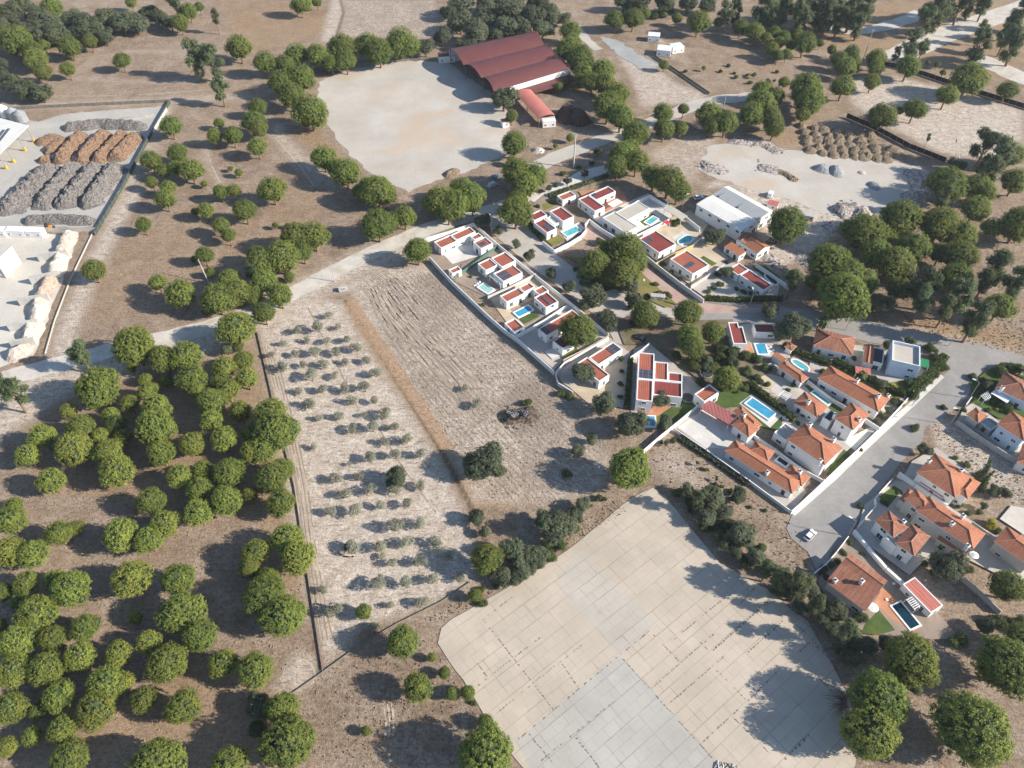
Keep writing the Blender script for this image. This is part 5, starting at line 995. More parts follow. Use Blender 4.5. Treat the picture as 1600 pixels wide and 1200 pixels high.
# ---------------------------------------------------------------- vehicles
def car(label, px, py, rz, paint, L=4.3, name='parked_car', cat='car', van=False, group='parked cars'):
    q = G(px, py, .7); X, Y = q.x, q.y; root = thing(name, label, cat, (X, Y, 0), group); root.rotation_euler = (0, 0, rz); Wd = 1.8; H = 2.0 if van else .92
    def P_(nm, mb, m, par=root):
        o = link(nm, mesh(nm, mb, m), par); return o
    prof = [(-L/2, .35), (-L/2+.05, .85), (-L/2+.25, .95), (-L*.36, .98 if not van else H), (L*.22, .95 if not van else H), (L*.30, .93 if not van else 1.1), (L/2-.15, .78), (L/2, .55), (L/2, .35)]
    n = len(prof); mb = MB(); vs = [(x, -Wd/2*(.96 if z > .9 else 1), z) for x, z in prof]+[(x, Wd/2*(.96 if z > .9 else 1), z) for x, z in prof]; mb.add(vs, [(k, n+k, n+(k+1) % n, (k+1) % n) for k in range(n)]+[tuple(range(n)), tuple(range(2*n-1, n-1, -1))]); P_('body', mb, paint)
    if not van:
        cp = [(-L*.42, .96), (-L*.34, 1.40), (L*.06, 1.44), (L*.24, .95)]; m_ = 4; mb = MB(); vs = [(x, -Wd*.47 if z < 1 else -Wd*.38, z) for x, z in cp]+[(x, Wd*.47 if z < 1 else Wd*.38, z) for x, z in cp]
        mb.add(vs, [(0, 1, 2, 3), (7, 6, 5, 4), (0, 4, 5, 1), (2, 6, 7, 3)]); P_('windows', mb, M_glass); mb = MB(); mb.add([(-L*.34, -Wd*.38, 1.41), (L*.06, -Wd*.38, 1.45), (L*.06, Wd*.38, 1.45), (-L*.34, Wd*.38, 1.41), (-L*.34, -Wd*.38, 1.36), (L*.06, -Wd*.38, 1.4), (L*.06, Wd*.38, 1.4), (-L*.34, Wd*.38, 1.36)], [(0, 1, 2, 3), (0, 4, 5, 1), (1, 5, 6, 2), (2, 6, 7, 3), (3, 7, 4, 0)]); P_('roof', mb, paint)
    else:
        mb = MB(); mb.add([(L*.221, -.75, 1.85), (L*.305, -.75, 1.12), (L*.305, .75, 1.12), (L*.221, .75, 1.85)], [(0, 1, 2, 3)]); mb.v = [(x+.03, y, z+.01) for x, y, z in mb.v]; P_('windscreen', mb, M_glass)
    for x in (-L*.31, L*.31):
        for y in (-Wd/2+.05, Wd/2-.05): mb = MB(); mb.tube((x, y-.11, .32), (x, y+.11, .32), .32, n=12); w = P_('wheel', mb, M_tyre); h2 = MB(); h2.tube((x, y-.125, .32), (x, y+.125, .32), .17, n=8); P_('rim', h2, M_grey, w)
    for y in (-.6, .6): mb = MB(); mb.box((L/2-.02, y, .55), (.08, .3, .14)); P_('headlight', mb, M_plast)
    return root
def paint(n, c): m, t, b = nt(n); b.inputs['Base Color'].default_value = (*c, 1); b.inputs['Roughness'].default_value = .25; b.inputs['Coat Weight'].default_value = .5; return m
Pw = paint('white_car_paint', (.80, .80, .80)); Pk = paint('black_car_paint', (.03, .03, .035)); Pb = paint('blue_car_paint', (.10, .18, .32)); Pg = paint('silver_car_paint', (.45, .46, .48))
car('white hatchback parked at the lower end of the street', 1266, 836, radians(42), Pw, 4.1); car('dark car parked under the big pine behind the cottages', 1206, 377, radians(-28), Pk)
car('small white van parked behind the warehouse', 1204, 304, radians(60), Pw, 4.4, 'parked_van', 'van', True); car('dark car in the shade at the villa gate', 1001, 528, radians(-35), Pk); car('blue car half hidden by pines at the corner of the barn yard', 775, 276, radians(70), Pb)
car('blue-grey van by the pines below the barn yard', 770, 289, radians(40), Pg, 4.8, 'parked_van', 'van', True); car('white car shaded by the warehouse end wall', 1092, 308, radians(20), Pw); car('silver car under the canopy beside the green awning of the kiosk', 1205, 612-40, radians(20), Pg)
car('dark car in the walled entrance below the narrow shed', 1140, 408, radians(30), Pk, 3.6); car('small dark car parked at the curved wall of the beige villa', 1036, 316, radians(-30), Pb, 3.8)
for lb, x, y, L_, c_, end in [('white dump skip container, leftmost at the top of the aggregate yard', 2, 367, 6.2, M_plast, None), ('long white container in the middle of the aggregate yard top edge', 29, 367, 7.6, M_plast, None), ('white container at the right end of the aggregate yard row', 58, 368, 6.4, M_plast, None)]:
    root = boxthing('container', lb, 'container', x, y, L_, 3.0, 2.8, radians(-4), c_)
    if end: q = G(x, y); mb = MB(); mb.box((q.x+L_/2+1.2, q.y-.1, .3), (2.2, 2.9, 2.6), radians(-4)); part('cab', mb, simple('green_paint', (.06, .35, .12), .1, .4), root)
root = boxthing('concrete_plant', 'white plant building at the left edge of the aggregate yard', 'plant building', 2, 420, 11, 9, 8, radians(-12), M_wallg)
for k in range(5): q = G(2+k*2.2, 425, 0); mb = MB(); mb.tube((q.x-2, q.y-5, 0), (q.x-2, q.y-5, 3+k*.5), .2, n=6); part('pipe', mb, M_grey, root)
# digger on the sand behind the yard
root = thing('small_loader', 'tiny orange loader on the sandy edge of the timber yard', 'loader', tuple(G(77, 359))[:2]+(0,)); q = G(77, 359); mb = MB(); mb.box((q.x, q.y, .5), (2.6, 1.6, 1.1), .3); part('body', mb, simple('orange_paint', (.70, .30, .03), .1, .5), root)
mb = MB(); mb.box((q.x-.3, q.y, 1.6), (1.1, 1.3, 1.2), .3); part('cab', mb, M_glass, root); mb = MB(); mb.box((q.x+1.9, q.y+.4, .2), (.6, 1.9, .8), .3); part('bucket', mb, M_dark, root)
for a in (-.9, .9):
    for c_ in (-.8, .8): mb = MB(); mb.tube((q.x+a, q.y+c_-.15, .5), (q.x+a, q.y+c_+.15, .5), .5, n=10); part('wheel', mb, M_tyre, root)
root = thing('crashed_drone_frame', 'white and dark lattice frame lying at the bottom edge of the apron', 'metal frame', tuple(G(1130, 1196))[:2]+(0,)); root.name = 'scaffold_frame'
for k in range(9):
    a = G(1118+k*4, 1192+R.uniform(-4, 6)); b_ = G(1124+k*4+R.uniform(-8, 8), 1204+R.uniform(-4, 6)); mb = MB(); mb.tube((a.x, a.y, .3), (b_.x, b_.y, .9), .1, n=5); part('tube', mb, M_plast if k % 2 else M_dark, root)
# fallen branches on the apron
root = thing('fallen_branch', 'bare fallen branches at the right edge of the apron', 'branch', tuple(G(1310, 1095))[:2]+(0,)); mb = MB()
for k in range(34):
    a = G(1322+R.uniform(-8, 6), 1098+R.uniform(-14, 14)); an = R.uniform(pi*.7, pi*1.35); L_ = R.uniform(2, 6); b_ = a+Vector((cos(an)*L_, sin(an)*L_, R.uniform(.2, 1.2))); mb.tube(a+Vector((0, 0, .3)), b_, .09, .03, n=4)
part('twigs', mb, M_bark, root)
# ---------------------------------------------------------------- lamps, poles, furniture
def lamp(label, base, H=8.5, ang=pi, arm=1.4, name='street_lamp', cat='street lamp', group='street lamps'):
    q = G(*base); root = thing(name, label, cat, (q.x, q.y, 0), group); mb = MB(); mb.tube((q.x, q.y, 0), (q.x, q.y, H), .12, .07, n=8); part('pole', mb, M_grey, root)
    e = (q.x+cos(ang)*arm, q.y+sin(ang)*arm, H+.25); mb = MB(); mb.tube((q.x, q.y, H-.1), e, .05, n=5); part('arm', mb, M_grey, root); mb = MB(); mb.box((e[0]+cos(ang)*.3, e[1]+sin(ang)*.3, H+.18), (1.0, .42, .18), ang); part('lamp_head', mb, M_plast, root)
for lb, b_, a_ in [('street lamp at the lower end of the estate street', (1324, 838), pi*.8), ('street lamp beside the road opposite the palm tree', (1321, 516), pi*.5), ('street lamp on the verge above the box house', (1482, 541), pi*.5), ('street lamp beside the shrubs at the street top', (1514, 623), pi*.8), ('street lamp by the corner of the walled plot at the street', (1484, 664), pi), ('street lamp along the long white wall of the street', (1425, 634), 0), ('street lamp by the grey street near the clipped hedge', (1170, 482), pi*.5), ('street lamp in front of the first villa corner', (768, 365), pi*.6), ('lamp on the forecourt beside the olive near the warehouse', (1065, 331), pi*.2), ('street lamp by the pink street with white head', (1003, 469), pi*.5)]: lamp(lb, b_, 7.5, a_)
def pole(label, base, H, tilt=(0, 0), bars=True, r=.16, mat=None):
    q = G(*base); root = thing('utility_pole', label, 'utility pole', (q.x, q.y, 0)); mb = MB(); t_ = (q.x+tilt[0], q.y+tilt[1], H); mb.tube((q.x, q.y, 0), t_, r, r*.65, n=8); part('pole', mb, mat or M_conc, root)
    if bars: mb = MB(); mb.tube((t_[0]-.9, t_[1]-.2, H-.5), (t_[0]+.9, t_[1]+.2, H-.5), .06, n=5); part('crossbar', mb, M_grey, root)
pole('tall pale concrete pole beside the road below the dark heap', (896, 262), 16, r=.32); pole('wooden pole by the bend of the gravel road', (523, 440), 5.5); pole('leaning pale pole among the small pines', (327, 444), 9.5, (-1.8, 2.2), False, .2)
pole('thin pole by the road east of the barn pines', (1130, 170), 13, bars=False); pole('tall lamp pole in front of the upper right pines', (1348, 95), 16, r=.2); pole('thin pole at the pine grove above the sandy plot', (1346, 88), 8, bars=False)
def lounger(label, px, py, rz, m):
    q = G(px, py, .4); root = thing('sun_lounger', label, 'sun lounger', (q.x, q.y, 0)); mb = MB(); mb.box((q.x, q.y, .32), (1.9, .65, .1), rz); part('frame', mb, m, root); mb = MB(); mb.box((q.x+cos(rz)*.75, q.y+sin(rz)*.75, .42), (.55, .6, .35), rz); part('backrest', mb, m, root)
    for s in (-.8, .8): mb = MB(); mb.box((q.x+cos(rz)*s, q.y+sin(rz)*s, 0), (.08, .6, .32), rz); part('leg', mb, m, root)
for lb, x, y, a in [('white lounger left of the blue pool by the road', 1201, 543, .2), ('white lounger furthest from the blue pool by the road', 1205, 548, .2), ('white lounger at the pale pool, upper one', 747, 442, .5), ('white lounger at the pale pool, lower one', 744, 445, .5), ('white lounger between the split-roof house and red outbuilding', 1395, 916, 1.0), ('lounger right of the large blue pool, upper', 1222, 650, -.6), ('lounger right of the large blue pool, lower', 1227, 654, -.6), ('white lounger in the dark pool terrace corner', 1381, 938, .1)]: lounger(lb, x, y, a, M_plast)
def parasol(label, px, py, m, H=2.5, r=1.5):
    q = G(px, py, H); root = thing('parasol', label, 'parasol', (q.x, q.y, 0)); mb = MB(); mb.tube((q.x, q.y, 0), (q.x, q.y, H), .05, n=6); part('pole', mb, M_grey, root); mb = MB(); n = 10
    mb.add([(q.x+cos(2*pi*k/n)*r, q.y+sin(2*pi*k/n)*r, H-.35) for k in range(n)]+[(q.x, q.y, H+.25)], [(k, (k+1) % n, n) for k in range(n)]); part('canopy', mb, m, root)
parasol('white round parasol on the terrace of the split-roof house', 1365, 948, M_plast, r=1.35); parasol('white round parasol beside the stepped long house', 1523, 866, M_plast, r=1.2)
def tram(label, px, py):
    q = G(px, py); root = thing('trampoline', label, 'trampoline', (q.x, q.y, 0)); mb = MB(); n = 16; r = 2.0
    mb.add([(q.x+cos(2*pi*k/n)*r, q.y+sin(2*pi*k/n)*r, .8) for k in range(n)], [tuple(range(n))]); part('mat', mb, M_dark, root); mb = MB()
    for k in range(n): a, b_ = 2*pi*k/n, 2*pi*(k+1)/n; mb.tube((q.x+cos(a)*r, q.y+sin(a)*r, .82), (q.x+cos(b_)*r, q.y+sin(b_)*r, .82), .12, n=5)
    part('rim', mb, M_grey, root)
    for k in range(6): a = k*pi/3; mb = MB(); mb.tube((q.x+cos(a)*r, q.y+sin(a)*r, 0), (q.x+cos(a)*r, q.y+sin(a)*r, 2.2), .05, n=5); part('post', mb, M_grey, root)
tram('round trampoline among the bushes right of the largest villa', 1103, 586); tram('dark round trampoline on the court of the largest villa', 1074, 624)
# ---------------------------------------------------------------- trees
def lobes(kind, R):
    L = []
    if kind == 's':
        L = [(0, 0, .08, .72)]; n = 9
        for k in range(n): a = 2*pi*k/n+R.uniform(-.25, .25); r = R.uniform(.46, .62); L.append((cos(a)*r, sin(a)*r, R.uniform(-.14, .06), R.uniform(.33, .44)))
        for k in range(6): a = 2*pi*k/6+R.uniform(-.4, .4); L.append((cos(a)*.4, sin(a)*.4, R.uniform(-.48, -.34), R.uniform(.28, .38)))
        for k in range(6): a = R.uniform(0, 6.3); r = R.uniform(.1, .42); L.append((cos(a)*r, sin(a)*r, R.uniform(.16, .34), R.uniform(.28, .38)))
    elif kind == 'o':
        L = [(0, 0, .05, .62)]
        for k in range(13): a = R.uniform(0, 6.3); r = R.uniform(.0, .72)**.8; L.append((cos(a)*r*.85, sin(a)*r*.85, R.uniform(-.3, .45), R.uniform(.22, .40)))
    elif kind == 'p':
        for k in range(15): a = R.uniform(0, 6.3); z = R.uniform(-.9, 1.0); r = R.uniform(.1, .62)*(1.15-.5*abs(z)); L.append((cos(a)*r, sin(a)*r, z, R.uniform(.2, .36)))
    elif kind == 'm':
        for k in range(7): a = R.uniform(0, 6.3); r = R.uniform(.1, .5); L.append((cos(a)*r, sin(a)*r, R.uniform(-.3, .45), R.uniform(.28, .45)))
    elif kind == 'h':
        for k in range(8): a = R.uniform(0, 6.3); r = R.uniform(.1, .6); L.append((cos(a)*r, sin(a)*r, R.uniform(-.3, .3), R.uniform(.3, .45)))
    elif kind == 'c':
        for k in range(7): L.append((R.uniform(-.15, .15), R.uniform(-.15, .15), -.9+k*.33, .5*(1-k/9)))
    return L
def crown(kind, seed, tufts, leaf, per=6, up=-.5):
    R = np.random.default_rng(seed); L = np.array(lobes(kind, random.Random(seed))); C = L[:, :3]; r = L[:, 3]; V = []; Fc = []; MI = []
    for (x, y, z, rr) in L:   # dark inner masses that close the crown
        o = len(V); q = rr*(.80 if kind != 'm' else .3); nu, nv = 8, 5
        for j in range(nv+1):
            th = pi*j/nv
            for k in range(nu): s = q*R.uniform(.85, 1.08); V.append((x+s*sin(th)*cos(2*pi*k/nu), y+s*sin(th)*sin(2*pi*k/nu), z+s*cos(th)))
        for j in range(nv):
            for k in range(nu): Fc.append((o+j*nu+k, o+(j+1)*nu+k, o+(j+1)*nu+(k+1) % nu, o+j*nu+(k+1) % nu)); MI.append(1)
    made = 0; w = r**2/np.sum(r**2)
    while made < tufts:
        i_ = R.choice(len(L), p=w); d = R.normal(size=3); d /= np.linalg.norm(d)
        if d[2] < up: continue
        p = C[i_]+d*r[i_]*R.uniform(.90, 1.10)
        dist = np.linalg.norm(C-p, axis=1)/r; dist[i_] = 9
        if dist.min() < .8: continue
        made += 1; s = leaf*R.uniform(.7, 1.35)
        for k in range(per):
            n_ = d+R.normal(size=3)*.55; n_[2] += .35; n_ /= np.linalg.norm(n_); t1 = np.cross(n_, R.normal(size=3)); t1 /= np.linalg.norm(t1); t2 = np.cross(n_, t1)
            c = p+R.normal(size=3)*s*.75+d*s*.3; o = len(V)
            V += [tuple(c-t1*s*.7), tuple(c+t2*s*.45), tuple(c+t1*s*.7), tuple(c-t2*s*.4)]; Fc.append((o, o+1, o+2, o+3)); MI.append(0)
    return V, Fc, MI
MATK = {'s': M_pine, 'o': M_oak, 'p': M_tpine, 'm': M_olive, 'h': M_bush, 'c': M_tpine}
def crown_mesh(kind, seed, tufts, leaf, per, up, mat=None):
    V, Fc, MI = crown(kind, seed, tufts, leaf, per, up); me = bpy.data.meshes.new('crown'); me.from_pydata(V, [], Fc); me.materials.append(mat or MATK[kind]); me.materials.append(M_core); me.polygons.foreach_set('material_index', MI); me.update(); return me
CR = {'s': [crown_mesh('s', 10+k, 950, .036, 11, -.6) for k in range(8)], 'o': [crown_mesh('o', 30+k, 560, .05, 13, -.6) for k in range(5)], 'p': [crown_mesh('p', 50+k, 520, .055, 11, -.6) for k in range(5)],
      'm': [crown_mesh('m', 70+k, 300, .075, 6, -.6) for k in range(4)], 'h': [crown_mesh('h', 90+k, 500, .085, 6, -.3) for k in range(4)], 'c': [crown_mesh('c', 95, 400, .08, 5, -.6)], 'y': [crown_mesh('h', 99, 400, .085, 6, -.3, M_yel)]}
CR['l'] = []
for m_ in CR['s']: q = m_.copy(); q.materials[0] = M_pinel; CR['l'].append(q)
CR['b'] = [crown_mesh('s', 20+k, 1150, .034, 14, -.6) for k in range(3)]   # finer crowns for the biggest pines
def trunk_mesh(kind, seed):
    R = random.Random(seed); mb = MB(); p = Vector((0, 0, 0)); r = .11 if kind == 's' else .10
    if kind in 'sp':
        q = Vector((R.uniform(-.06, .06), R.uniform(-.06, .06), .62)); mb.tube(p, q, r, r*.72, n=8); n = 6 if kind == 's' else 8
        for k in range(n): a = 2*pi*k/n+R.uniform(-.3, .3); b_ = Vector((cos(a)*.45, sin(a)*.45, R.uniform(.95, 1.1))); mb.tube(q, (q+b_)/2+Vector((0, 0, -.04)), r*.42, r*.26, n=5); mb.tube((q+b_)/2+Vector((0, 0, -.04)), b_, r*.26, r*.1, n=5)
        mb.tube(q, q+Vector((0, 0, .45)), r*.7, r*.3, n=7)
    else:
        q = Vector((R.uniform(-.05, .05), R.uniform(-.05, .05), .4)); mb.tube(p, q, r*1.2, r*.9, n=7)
        for k in range(5): a = 2*pi*k/5+R.uniform(-.4, .4); b_ = Vector((cos(a)*.5, sin(a)*.5, R.uniform(.8, 1.1))); mb.tube(q, b_, r*.55, r*.15, n=5)
    return mesh('trunk', mb, M_barkp if kind in 'sp' else M_bark, uv=False)
TR = {k: [trunk_mesh(k, s) for s in (1, 2, 3)] for k in 'spo'}
KN = {'s': ('stone pine', 'stone_pine', 'pine tree'), 'o': ('grey-green oak', 'oak_tree', 'oak tree'), 'p': ('loose dark pine', 'tall_pine', 'pine tree'), 'm': ('young olive', 'olive_tree', 'olive tree'), 'h': ('green bush', 'garden_bush', 'bush'), 'c': ('slim conifer', 'cypress_tree', 'conifer'), 'y': ('yellow bush', 'yellow_bush', 'bush')}
cnt = [0]; NTREE = 0
def tree(x, y, w, kind, label, group):
    cnt[0] += 1; R = random.Random(cnt[0]*13)
    R0 = w/2*depth(G(x, y, 5))/F
    if kind in 's': hc = 2.4+.9*R0; zs = 1.0
    elif kind == 'o': hc = .75*R0+.8; zs = .85
    elif kind == 'p': hc = 7.5+.5*R0; zs = 1.05
    elif kind == 'm': R0 *= R.uniform(.85, 1.3); hc = .85*R0+.2; zs = .8
    elif kind == 'c': hc = 2.2*R0; zs = 2.2
    else: hc = .5*R0; zs = .75
    if kind == 'p' and R0 < 3: hc = 4+R0
    if kind == 's' and R0 < 2.6: hc = 1.35*R0+.2
    q = G(x, y, hc); nm, on, cat = KN[kind]; root = link(on, None, None, (q.x, q.y, 0)); tag(root, label, cat, group)
    ms = CR['b'] if (kind == 's' and w > 62) else CR[kind]
    if kind == 's' and w <= 62 and ('ower left wood' in label or 'left wood' in label or 'orchard edge' in label) and R.random() < .75: ms = CR['l']
    s = R0*(1.06 if kind != 'm' else 1.15); sx, sy = s*R.uniform(.93, 1.08), s*R.uniform(.93, 1.08)
    if kind in 'hymc' : link('crown' if kind in 'mc' else 'foliage', R.choice(ms), root, (0, 0, hc), R.uniform(0, 6.28), (sx, sy, s*zs))
    else: link('crown', R.choice(ms), root, (0, 0, hc), R.uniform(0, 6.28), (sx, sy, s*zs*R.uniform(.92, 1.1)))
    if kind in 'spo':
        hb = hc-(.05 if kind != 'p' else .0)*s; link('trunk', R.choice(TR[kind]), root, (0, 0, 0), R.uniform(0, 6), (s*.75 if kind != 'p' else s*.9, s*.75 if kind != 'p' else s*.9, hb*(1.0 if kind != 'p' else 1.0)))
    elif kind in 'mc': link('trunk', TR['o'][0], root, (0, 0, 0), 0, (s*.5, s*.5, hc))
    return root
def oname(i, n):
    if n == 1: return ''
    if i == 0: return 'leftmost'
    if i == n-1: return 'rightmost'
    return (ordn[i] if i < 15 else f'number {i+1}')+' from the left'
def grove(zone, spec, default='s', per=9, group=None):
    T = []
    for s in spec.split():
        k = default
        if s[-1].isalpha(): k = s[-1]; s = s[:-1]
        a = s.split(','); T.append((float(a[0]), float(a[1]), float(a[2]), k))
    nb = max(1, math.ceil(len(T)/per)); T.sort(key=lambda t: t[1]); sz = math.ceil(len(T)/nb)
    bands = [T[i:i+sz] for i in range(0, len(T), sz)]; nb = len(bands)
    for bi, B in enumerate(bands):
        bn = '' if nb == 1 else ('upper ' if bi == 0 else 'lowest ' if bi == nb-1 else 'middle ' if nb == 3 else f'{ordn[bi]}-down ')
        byk = {}
        for t in B: byk.setdefault(t[3], []).append(t)
        for k, L in byk.items():
            L.sort(key=lambda t: t[0]); md = sorted(t[2] for t in L)[len(L)//2]
            for i, t in enumerate(L):
                adj = 'large ' if t[2] > md*1.2 else 'small ' if t[2] < md*.8 else ''; o = oname(i, len(L))
                tree(t[0], t[1], t[2], k, f'{adj}{KN[k][0]}, {o+" " if o else ""}in the {bn}{zone}', group or f'{KN[k][1].replace("_", " ")}s in {zone}')
grove('corner woodland, top left', '10,25,50o 32,10,44o 52,45,40o 80,38,44o 60,28,40o 85,55,44o 110,32,40o 130,40,44o 150,40,40o 170,30,42o 190,36,44o 213,36,40o 165,58,30o 100,58,30o 250,28,34o 266,36,28o 272,6,30p 68,60,36o 4,100,24o 15,130,40o 40,140,40o 65,146,34o 5,118,22o 0,45,40o 230,20,30o 145,60,26o')
grove('top left clearing', '80,10,36 25,62,50 52,80,32 68,70,18 56,92,34 66,112,28 108,72,34 140,64,24 105,107,25 204,3,18 295,17,26 311,10,16 281,35,28 336,27,18p 190,94,27 373,73,42 305,94,40p 329,94,40p 343,136,30p 10,60,30')
grove('slope beside timber yard', '266,196,34 342,192,18 335,212,26 364,211,30 396,190,36 403,166,28 404,200,28 402,228,32 277,238,33 235,250,32 298,264,40 274,262,26 236,284,20 256,266,24 263,292,24 319,287,12 360,263,9 373,269,14 344,299,25 365,297,24 425,295,44 258,310,34 224,350,25 321,328,26 305,330,14 345,352,29 357,367,24 382,328,38')
grove('slope above gravel road', '304,405,14 319,398,28 328,425,17 146,421,36 246,441,28 282,458,50 340,466,52 369,456,46 358,436,36 322,487,14 396,428,26p 210,540,68 206,575,16 124,551,40p 367,512,58 355,545,24o 372,541,18')
grove('clump at road bend', '490,366,50 462,370,50 473,392,34 440,400,56 408,412,52 412,440,40 400,396,30 452,432,18 437,460,40 412,488,34 396,462,30 430,352,11 449,352,9')
grove('row atop barn yard', '470,6,32 495,2,18 414,97,38 445,100,30 463,84,38 496,86,40 518,98,28 535,74,44 540,94,34 575,70,42 592,80,42 626,66,48 642,70,32 665,74,34o 692,58,34o 720,70,22o')
grove('clump left of barn yard', '440,128,42 470,120,46 455,148,44 485,174,54 462,120,30')
grove('row lower-left of barn yard', '505,246,38 525,262,34 540,268,46 590,296,50 562,298,26 572,288,26')
grove('wood behind red barn', '720,35,42o 745,50,46o 765,28,42o 790,42,46o 760,8,42o 722,8,42o 800,20,56o 830,28,50o 860,24,42o 772,54,30o 795,4,46o 840,4,40o 735,70,26o 700,20,30o 815,44,40o 848,46,36o 880,30,26o')
grove('belt right of red barn', '892,48,34 888,76,42 907,92,46 912,115,34 942,110,38 946,130,36 966,146,38 950,165,50 970,182,42 873,135,16 884,128,14 901,134,12 925,128,34 895,66,30 787,155,46o 800,180,20 796,186,14 803,223,42 936,237,18o 891,215,14 868,228,9 836,272,40 808,268,50 820,288,44 858,294,12o 887,283,14o 914,271,14o 800,250,16')
grove('trees by white cabins', '960,30,30 990,28,32 1006,20,20 1092,33,38 1058,28,16 1123,34,18 1135,22,30p 1158,42,26 1180,50,30 1038,101,16 1100,106,8 1000,4,40o 1040,5,40o 1075,6,36o 1105,10,30o 975,3,34o 1020,24,18h 1035,22,18h 1045,16,18h 1150,18,26p 1195,20,40p')
grove('roadside belt toward rubble yard', '1036,175,34 1068,170,20 1038,200,34 1064,200,22 1108,178,42 1135,190,40 1112,196,30 993,207,44 972,240,44 995,252,40 1045,282,52 965,258,36 1022,275,40 1060,296,40 985,230,30 1190,160,46 1175,178,40 1205,182,36 1192,140,34 1212,150,30')
grove('top right stand', '1225,12,36p 1250,25,42p 1280,18,42p 1312,30,32p 1332,18,42p 1345,32,36p 1292,28,34p 1460,20,44p 1480,8,42p 1502,8,36p 1540,4,30p 1445,30,30p 1585,35,32p 1596,22,30p 1210,22,36p 1265,8,34p 1360,8,30p 1308,6,34p 1520,2,34p')
grove('bright top right thicket', '1210,50,22 1225,58,22 1236,70,18 1206,76,22 1218,66,20 1229,84,17 1258,66,38 1281,67,15 1216,86,18 1198,60,20 1245,54,20')
grove('trees round net fences', '1300,77,16 1312,92,28 1331,82,26 1322,104,34 1335,98,24 1370,90,32 1369,105,26 1420,103,38 1425,70,36p 1441,76,22p 1401,85,16p 1538,44,22p 1530,74,38p 1587,70,42p 1572,58,30p 1318,134,38 1363,127,26 1260,138,54 1266,158,46 1225,128,18 1255,178,24 1380,180,44 1405,172,16 1430,170,36 1480,148,36 1515,122,54 1575,140,32 1450,98,9 1465,100,11 1474,113,11 1451,215,9p 1210,198,34')
grove('wood right of rubble yard', '1540,228,44p 1582,240,42 1560,252,50p 1480,286,58 1495,258,30o 1528,290,40 1545,268,44p 1587,282,42 1230,350,60 1408,340,66 1350,362,64 1386,366,36 1470,350,64 1502,366,50 1428,386,54 1370,396,52 1398,410,58 1525,325,46 1551,355,36 1592,350,58 1475,310,30p 1500,400,56 1445,448,50p 1560,420,50p 1592,442,46p 1470,395,34 1540,300,36')
grove('wood above asphalt road', '1298,412,72 1322,432,60 1318,464,76 1375,474,46o 1442,470,40p 1495,432,50 1500,466,50p 1525,500,50p 1563,478,46 1405,450,40 1350,440,44 1420,430,36o 1480,480,34p 1270,440,30 1540,440,34p')
grove('row above villa road', '590,350,54 612,345,30 632,337,36 580,303,40 603,305,36 688,312,50 712,318,46 735,305,46 700,330,36 738,318,30 652,390,44 722,294,40 672,318,30')
grove('village street planting', '755,346,28o 780,361,19o 806,330,52 808,312,34 807,381,17o 827,400,22o 861,427,20o 890,448,24o 937,378,20h 1024,444,12h 903,515,62 910,582,40o 928,465,46o 950,500,38o 915,476,26o 1135,425,24o 1117,370,36o 1240,435,36p 1182,466,10h 1030,404,10h 1036,412,12h 1050,426,12h 1062,436,10h 1105,455,12h 1114,450,12h 1125,444,14h 1150,452,10h 1162,457,12h 1174,458,12h 1122,428,12h 840,322,10h 862,316,10h 1052,350,14h 1060,346,12h 1085,352,10h 755,476,8h 770,500,9h 735,432,7h 900,420,10h 912,432,12h 930,440,14h 945,448,12h 1012,462,10h 1030,458,12h 1046,462,10o 1016,478,10h 985,480,14h 880,270,12h 905,262,10h 925,255,10h 870,290,10h', per=12)
grove('tree island between villas', '930,412,50 978,388,56 975,425,50 992,408,44 985,446,36o 990,470,30o 950,390,34')
grove('garden near largest villa', '1008,490,44 1042,460,12h 1075,487,43 1077,523,38 1081,542,36 1114,518,38 1137,591,44 1085,572,24h 1100,560,22h 1112,575,24h 1124,560,24h 1145,550,26h 1165,556,26h 1128,545,24h 1060,555,20h 1096,598,20h 1140,572,22h 1020,500,22 990,505,22h 1180,562,22h 945,632,44o 985,664,54o 1040,660,28o 1033,625,32o 970,560,10h 972,580,10h 970,600,10h 969,620,10h 1198,574,20h 889,618,16h 876,615,16h 1155,605,18h 1165,604,16h')
